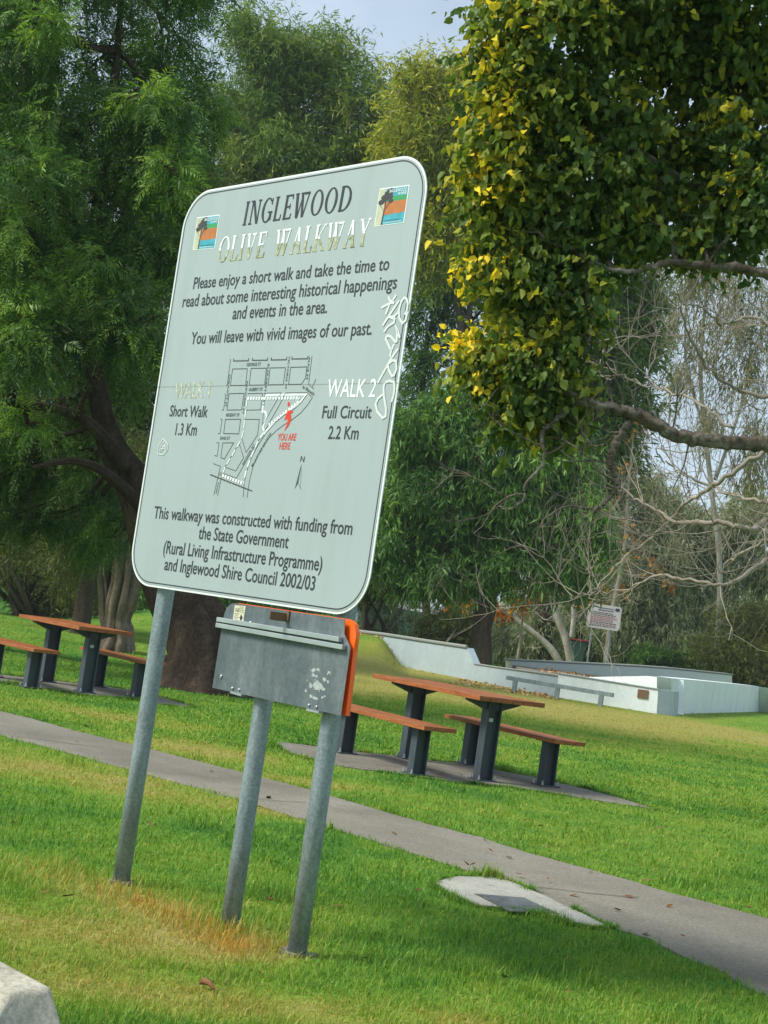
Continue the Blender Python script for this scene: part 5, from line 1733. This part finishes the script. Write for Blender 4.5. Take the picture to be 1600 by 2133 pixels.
t14 = thing('broadleaf_tree', 'broad-leaved tree with green and yellow leaves hanging in from the upper right', 'tree', b14)
mb = MB()
trk = dense([b14, b14 + [-.05, 0, 1.2], at(1800, 950, Y14 + .2), at(1780, 600, Y14 + .3), at(1720, 250, Y14 + .3), at(1650, -100, Y14 + .3)], 24)
mb.tube(trk, lerp_r([.24, .19, .16, .13, .09, .04], 24), 16, flute=fl(5, .1, 2))
limbsP = [([(1800, 960), (1680, 932), (1600, 927), (1540, 922), (1470, 917), (1400, 903), (1335, 868), (1275, 850), (1215, 835), (1150, 800)], [.062, .056, .052, .050, .047, .043, .040, .035, .030, .018]),
          ([(1780, 640), (1660, 590), (1560, 562), (1480, 555), (1400, 548), (1320, 566), (1260, 560)], [.045, .036, .032, .030, .026, .020, .012]),
          ([(1310, 880), (1282, 925), (1272, 965), (1288, 1005), (1262, 1045), (1236, 1066)], [.026, .024, .022, .020, .015, .010]),
          ([(1190, 850), (1150, 880), (1128, 905), (1133, 960), (1095, 1010), (1092, 1040), (1060, 1062), (1030, 1050)], [.018, .017, .014, .011, .009, .008, .006, .004]),
          ([(1780, 560, .5), (1500, 420, .5), (1300, 300, .45), (1120, 200, .3)], [.05, .035, .025, .012]), ([(1760, 400, .6), (1550, 200, .6), (1350, 80, .5), (1180, 20, .3)], [.05, .035, .02, .012]),
          ([(1240, 540), (1222, 600), (1232, 660), (1225, 720)], [.018, .016, .012, .006])]
st = list(trk[8:])
for pts, rs in limbsP:
    D = dense(px_path(pts, Y14 - .15), 10 * len(pts))
    mb.tube([p + np.random.default_rng(len(pts) + i).normal(size=3) * .004 for i, p in enumerate(D)], [q_ * .9 for q_ in lerp_r(rs, len(D))], 12, flute=fl(4, .22, len(pts)), rough=.09, rng=np.random.default_rng(len(pts)))
    st += D[len(D) // 2:]
cr.limbs(mb, st, .016, .004, 6)


def twigs(mb, p, d, L, r, depth, rng, turn=.35, kids=(2, 4), drop=0.0, sides=5):
    n = 7
    pts = [p]
    for i in range(n - 1):
        d = nrm(d + rng.normal(size=3) * turn * np.array([1, .8, 1]) * .5 + UPZ * drop)
        p = p + d * L / (n - 1)
        pts.append(p)
    mb.tube(pts, list(np.linspace(r, r * .55, n)), sides, cap=False)
    if depth > 0:
        for k in range(rng.integers(kids[0], kids[1] + 1)):
            i = rng.integers(2, n)
            dd = nrm(nrm(pts[i] - pts[i - 1]) + rng.normal(size=3) * .75 * np.array([1, .7, 1]))
            twigs(mb, pts[i], dd, L * rng.uniform(.5, .8), r * .55, depth - 1, rng, turn, kids, drop, max(4, sides - 1))


r14 = np.random.default_rng(77)
for (px, py, dx, dy) in [(1275, 850, .2, .9), (1330, 868, -.3, .9), (1290, 900, -.6, -.2), (1272, 965, -.8, .3), (1285, 1000, -.7, .1), (1240, 1060, -.9, .2), (1240, 1060, .3, -.6), (1150, 880, -.3, .7), (1130, 930, -.9, .2), (1130, 950, .6, .3),
                         (1095, 1030, -.8, .2), (1080, 1050, -.8, .5), (1190, 850, .5, -.7), (1400, 900, .0, .9), (1440, 915, -.2, -.9), (1265, 1010, .8, -.2), (1200, 835, .2, -.8), (1300, 880, .4, .8)]:
    twigs(mb, at(px, py, Y14 - .15), nrm(RT * dx + UPV * dy + r14.normal(size=3) * .2), .32, .0065, 2, r14, .34, (2, 4))
mb.build('trunk', M['barkL'], t14, smooth=True)
p1_ = cr.leaves(n=10500, m=6, Ls=0.17, ll=0.052, lw=0.040, droop=0.5, ldroop=1.0, ovate=True, tint=.45, tvar=.085, sig=.21, spread=.75, tintf=edge_yellow)
p2_ = cr.leaves(n=420, m=9, Ls=0.28, ll=0.052, lw=0.039, droop=0.5, ldroop=1.0, ovate=True, tint=.42, tvar=.10, sig=.48, spread=.75, tintf=edge_yellow)
cat_leaves('crown', [p1_, p2_], LV['broad'], t14)

# --- leafless tree in from the right edge
Y15 = 14.0
b15 = np.array([at(1900, 1500, Y15)[0], Y15, -0.05])
t15 = thing('bare_tree', 'leafless grey tree whose tangled twigs reach in from the right edge', 'tree', b15)
mb = MB()
trk = dense([b15, b15 + [0, 0, 1.3], at(1830, 1150, Y15), at(1790, 900, Y15), at(1760, 600, Y15), at(1770, 300, Y15 + .2), at(1745, 0, Y15 + .1), at(1760, -250, Y15)], 30)
mb.tube(trk, lerp_r([.22, .18, .15, .12, .09, .06, .03, .008], 30), 14)
r15 = np.random.default_rng(15)
for k in range(26):
    i = int(r15.integers(10, 30))
    twigs(mb, trk[i], nrm(np.array([r15.uniform(-.2, 1), r15.normal() * .6, r15.uniform(.1, .9)])), r15.uniform(.9, 1.6), .02, 3, r15, .34, (2, 3), .08)
for pts, rs, tw in [([(1830, 1150), (1700, 1040), (1600, 1075), (1540, 1108), (1480, 1095), (1410, 1088), (1360, 1050), (1300, 1000)], [.08, .06, .05, .042, .034, .028, .02, .008], 13),
                    ([(1790, 960), (1640, 920), (1560, 955), (1480, 1010), (1440, 1040), (1400, 1090), (1330, 1150), (1240, 1230), (1190, 1245)], [.05, .042, .034, .03, .026, .02, .016, .010, .006], 13),
                    ([(1830, 1250), (1690, 1170), (1590, 1170), (1500, 1215), (1440, 1215), (1370, 1200), (1300, 1230), (1215, 1235)], [.06, .045, .034, .028, .022, .018, .012, .006], 11),
                    ([(1800, 900), (1680, 830), (1580, 800), (1500, 760), (1430, 700), (1390, 620)], [.05, .036, .028, .022, .016, .008], 12),
                    ([(1790, 800), (1680, 700), (1600, 640), (1520, 660), (1450, 640), (1380, 660)], [.045, .03, .024, .02, .014, .008], 12),
                    ([(1600, 925), (1602, 1000), (1598, 1080), (1610, 1150)], [.02, .02, .018, .012], 5),
                    ([(1590, 1060), (1540, 1040), (1480, 1000), (1420, 960), (1380, 930)], [.03, .024, .02, .014, .008], 8),
                    ([(1500, 905), (1440, 840), (1380, 800), (1310, 760), (1260, 690)], [.022, .018, .014, .010, .005], 9),
                    ([(1720, 1050), (1640, 1100), (1560, 1150), (1520, 1190), (1480, 1230)], [.04, .03, .02, .012, .006], 6)]:
    D = dense(px_path(pts, Y15), 7 * len(pts))
    D = [p + r15.normal(size=3) * .012 + np.array([0, .5 * math.sin(i * .11 + len(pts)), 0]) for i, p in enumerate(D)]
    mb.tube(D, [q_ * .66 for q_ in lerp_r(rs, len(D))], 9, rough=.10, rng=r15)
    for k in range(tw):
        i = r15.integers(int(len(D) * .25), len(D))
        d = nrm(nrm(D[i] - D[i - 1]) * .8 + r15.normal(size=3) * np.array([1, .6, 1.0]))
        twigs(mb, D[i], d, r15.uniform(.45, .85), .0062, 3 if k % 2 else 2, r15, .34, (2, 4), 0.10)
mb.build('branches', M['twig'], t15, smooth=True)

# ------------------------------------------------------------------ grass, fallen leaves, bark
blades('lawn_grass', 270000, 3.6, 13.5, 8, .018, .048, .0042, 'short green and straw coloured grass of the lawn round the sign posts')
blades('lawn_grass', 150000, 13.5, 46, 9, .018, .042, .0048, 'short green and dry grass of the lawn round the picnic tables and skate park')


blades('verge_grass', 9000, 4, 20, 10, .016, .045, .0034, 'ragged fringe of grass leaning over the edges of the concrete', [path_poly, slabR, slabL, padp, kerb_poly])


def leaf_mesh(s, seed):
    r = random.Random(seed)
    c = r.uniform(.15, .5)
    v = [(-.5, 0, .02), (-.2, .26, c * .35), (.2, .22, c * .3), (.5, 0, .08 + c * .2), (.2, -.22, c * .35), (-.2, -.26, c * .3), (-.2, 0, .0), (.2, 0, .02)]
    me = bpy.data.meshes.new('fallen_leaf')
    me.from_pydata([(x * s, y * s, z * s + .004) for x, y, z in v], [], [(0, 6, 1), (6, 7, 2, 1), (7, 3, 2), (0, 5, 6), (5, 4, 7, 6), (4, 3, 7)])
    me.materials.append(M['leafdry'])
    return me


protos = [leaf_mesh(.060, 1), leaf_mesh(.045, 2), leaf_mesh(.034, 3)]
rl = np.random.default_rng(5)
lawn_px = [(310, 1726), (27, 1725), (575, 1808), (140, 1880), (345, 2170), (560, 1886), (870, 1866), (985, 1810), (1010, 1835), (1140, 1840), (880, 1585), (960, 1620), (1010, 1700), (1095, 1715), (1300, 1767), (1125, 1728), (1145, 1773), (1345, 1790),
           (1450, 1830), (1480, 1868), (1560, 1900), (1375, 1730), (1200, 1700), (715, 1650), (735, 1665), (640, 1590), (1020, 1780), (1345, 1843), (1235, 1968), (1260, 1650), (1420, 1960), (90, 1872), (190, 2192), (700, 1900), (760, 2010), (1050, 2050), (1180, 2080), (1405, 1640), (500, 1575), (1080, 1830), (460, 1690)]
path_px = [(1345, 1950), (1195, 1869), (970, 1803), (1170, 1893), (1060, 1790), (1230, 1820), (1310, 1872), (1395, 1892), (1285, 1900), (820, 1740), (160, 1547), (180, 1515), (560, 1665), (1010, 1755), (440, 1610)]
for grp, pts, lab, z in (('fallen leaves on the grass', lawn_px, 'small dry brown leaf lying on the lawn', .022), ('fallen leaves on the path', path_px, 'small dry brown leaf lying on the concrete path', .008)):
    for k, (px, py) in enumerate(pts):
        p = G(px, py)
        o = bpy.data.objects.new('fallen_leaf', protos[int(rl.integers(3))] if k else protos[0])
        COL.objects.link(o)
        o.location = (p[0], p[1], z)
        o.rotation_euler = (rl.normal() * .25, rl.normal() * .25, rl.random() * 6.3)
        tag(o, lab, 'leaf', grp)
p = G(430, 2064)
d = nrm(G(452, 2075) - G(412, 2055))
o = MB().tube([p - d * .045 + [0, 0, .012], p - d * .02 + [0, 0, .028], p + d * .01 + [0, 0, .030], p + d * .045 + [0, 0, .016]], [.004, .012, .011, .003], 7).build('bark_piece', M['leafdry'], org=(p[0], p[1], 0), smooth=True)
tag(o, 'curled strip of brown bark on the yellow grass near the kerb end', 'bark')
# leaf litter blown against the skate ramp and on the bowl deck
r = np.random.default_rng(6)
n = 380
a, b_, c_, d_ = G(955, 1416), G(1165, 1455), G(1160, 1459), G(930, 1424)
u, v = r.random(n), r.random(n) ** 1.6
P = (a + (b_ - a) * u[:, None]) + (d_ + (c_ - d_) * u[:, None] - a - (b_ - a) * u[:, None]) * v[:, None]
P[:, 2] = height(P[:, 0], P[:, 1]) + .015 + .05 * (1 - v) * r.random(n) * (0.4 + 0.6 * (np.sin(u * 23) > 0))
dk0 = [at(1120, 1397, 48), at(1215, 1405, 47), at(1290, 1396, 53), at(1120, 1388, 52)]
n2 = 500
u2_, v2_ = r.random((n2, 1)), r.random((n2, 1))
P2 = (np.array(dk0[0]) * (1 - u2_) + np.array(dk0[1]) * u2_) * (1 - v2_) + (np.array(dk0[3]) * (1 - u2_) + np.array(dk0[2]) * u2_) * v2_
P2[:, 2] = .40
mn = 900
P3 = np.stack([r.normal(-1.3, 1.6, mn), r.normal(45.5, 2.2, mn), np.zeros(mn)], 1)
P3[:, 2] = height(P3[:, 0], P3[:, 1]) + .02
P = np.concatenate([P, P2, P3])
n = len(P)
D = nrm(r.normal(size=(n, 3)) * [1, 1, .4])
S = nrm(np.cross(D, r.normal(size=(n, 3)) * .4 + UPZ))
V = np.stack([P, P + D * .04 + S * .03, P + D * .085, P + D * .04 - S * .03], 1)
lm = leaf_mat('litter_leaves', [(0, (.12, .065, .03)), (.5, (.26, .15, .085)), (1, (.40, .27, .17))], .15)
tag(np_mesh('leaf_litter', V, 4, DIAMOND, r.random(n), lm), 'brown leaf litter drifted against the skate ramp', 'leaf litter', kind='stuff')

# ------------------------------------------------------------------ thin haze in the air of the park
hm = bpy.data.materials.new('thin_haze')
hm.use_nodes = True
nt = hm.node_tree
nt.nodes.clear()
out = nt.nodes.new('ShaderNodeOutputMaterial')
pv = nt.nodes.new('ShaderNodeVolumePrincipled')
pv.inputs['Color'].default_value = (0.80, 0.93, 0.96, 1)
pv.inputs['Density'].default_value = 0.00042
pv.inputs['Anisotropy'].default_value = 0.2
nt.links.new(pv.outputs[0], out.inputs['Volume'])
zt = 26.5
hz = MB().box((0, 0, (zt - 1.2) / 2), (1, 0, 0), (0, 1, 0), (0, 0, 1), 1700, 1700, (zt + 1.2) / 2).build('haze', hm)
tag(hz, kind='stuff')
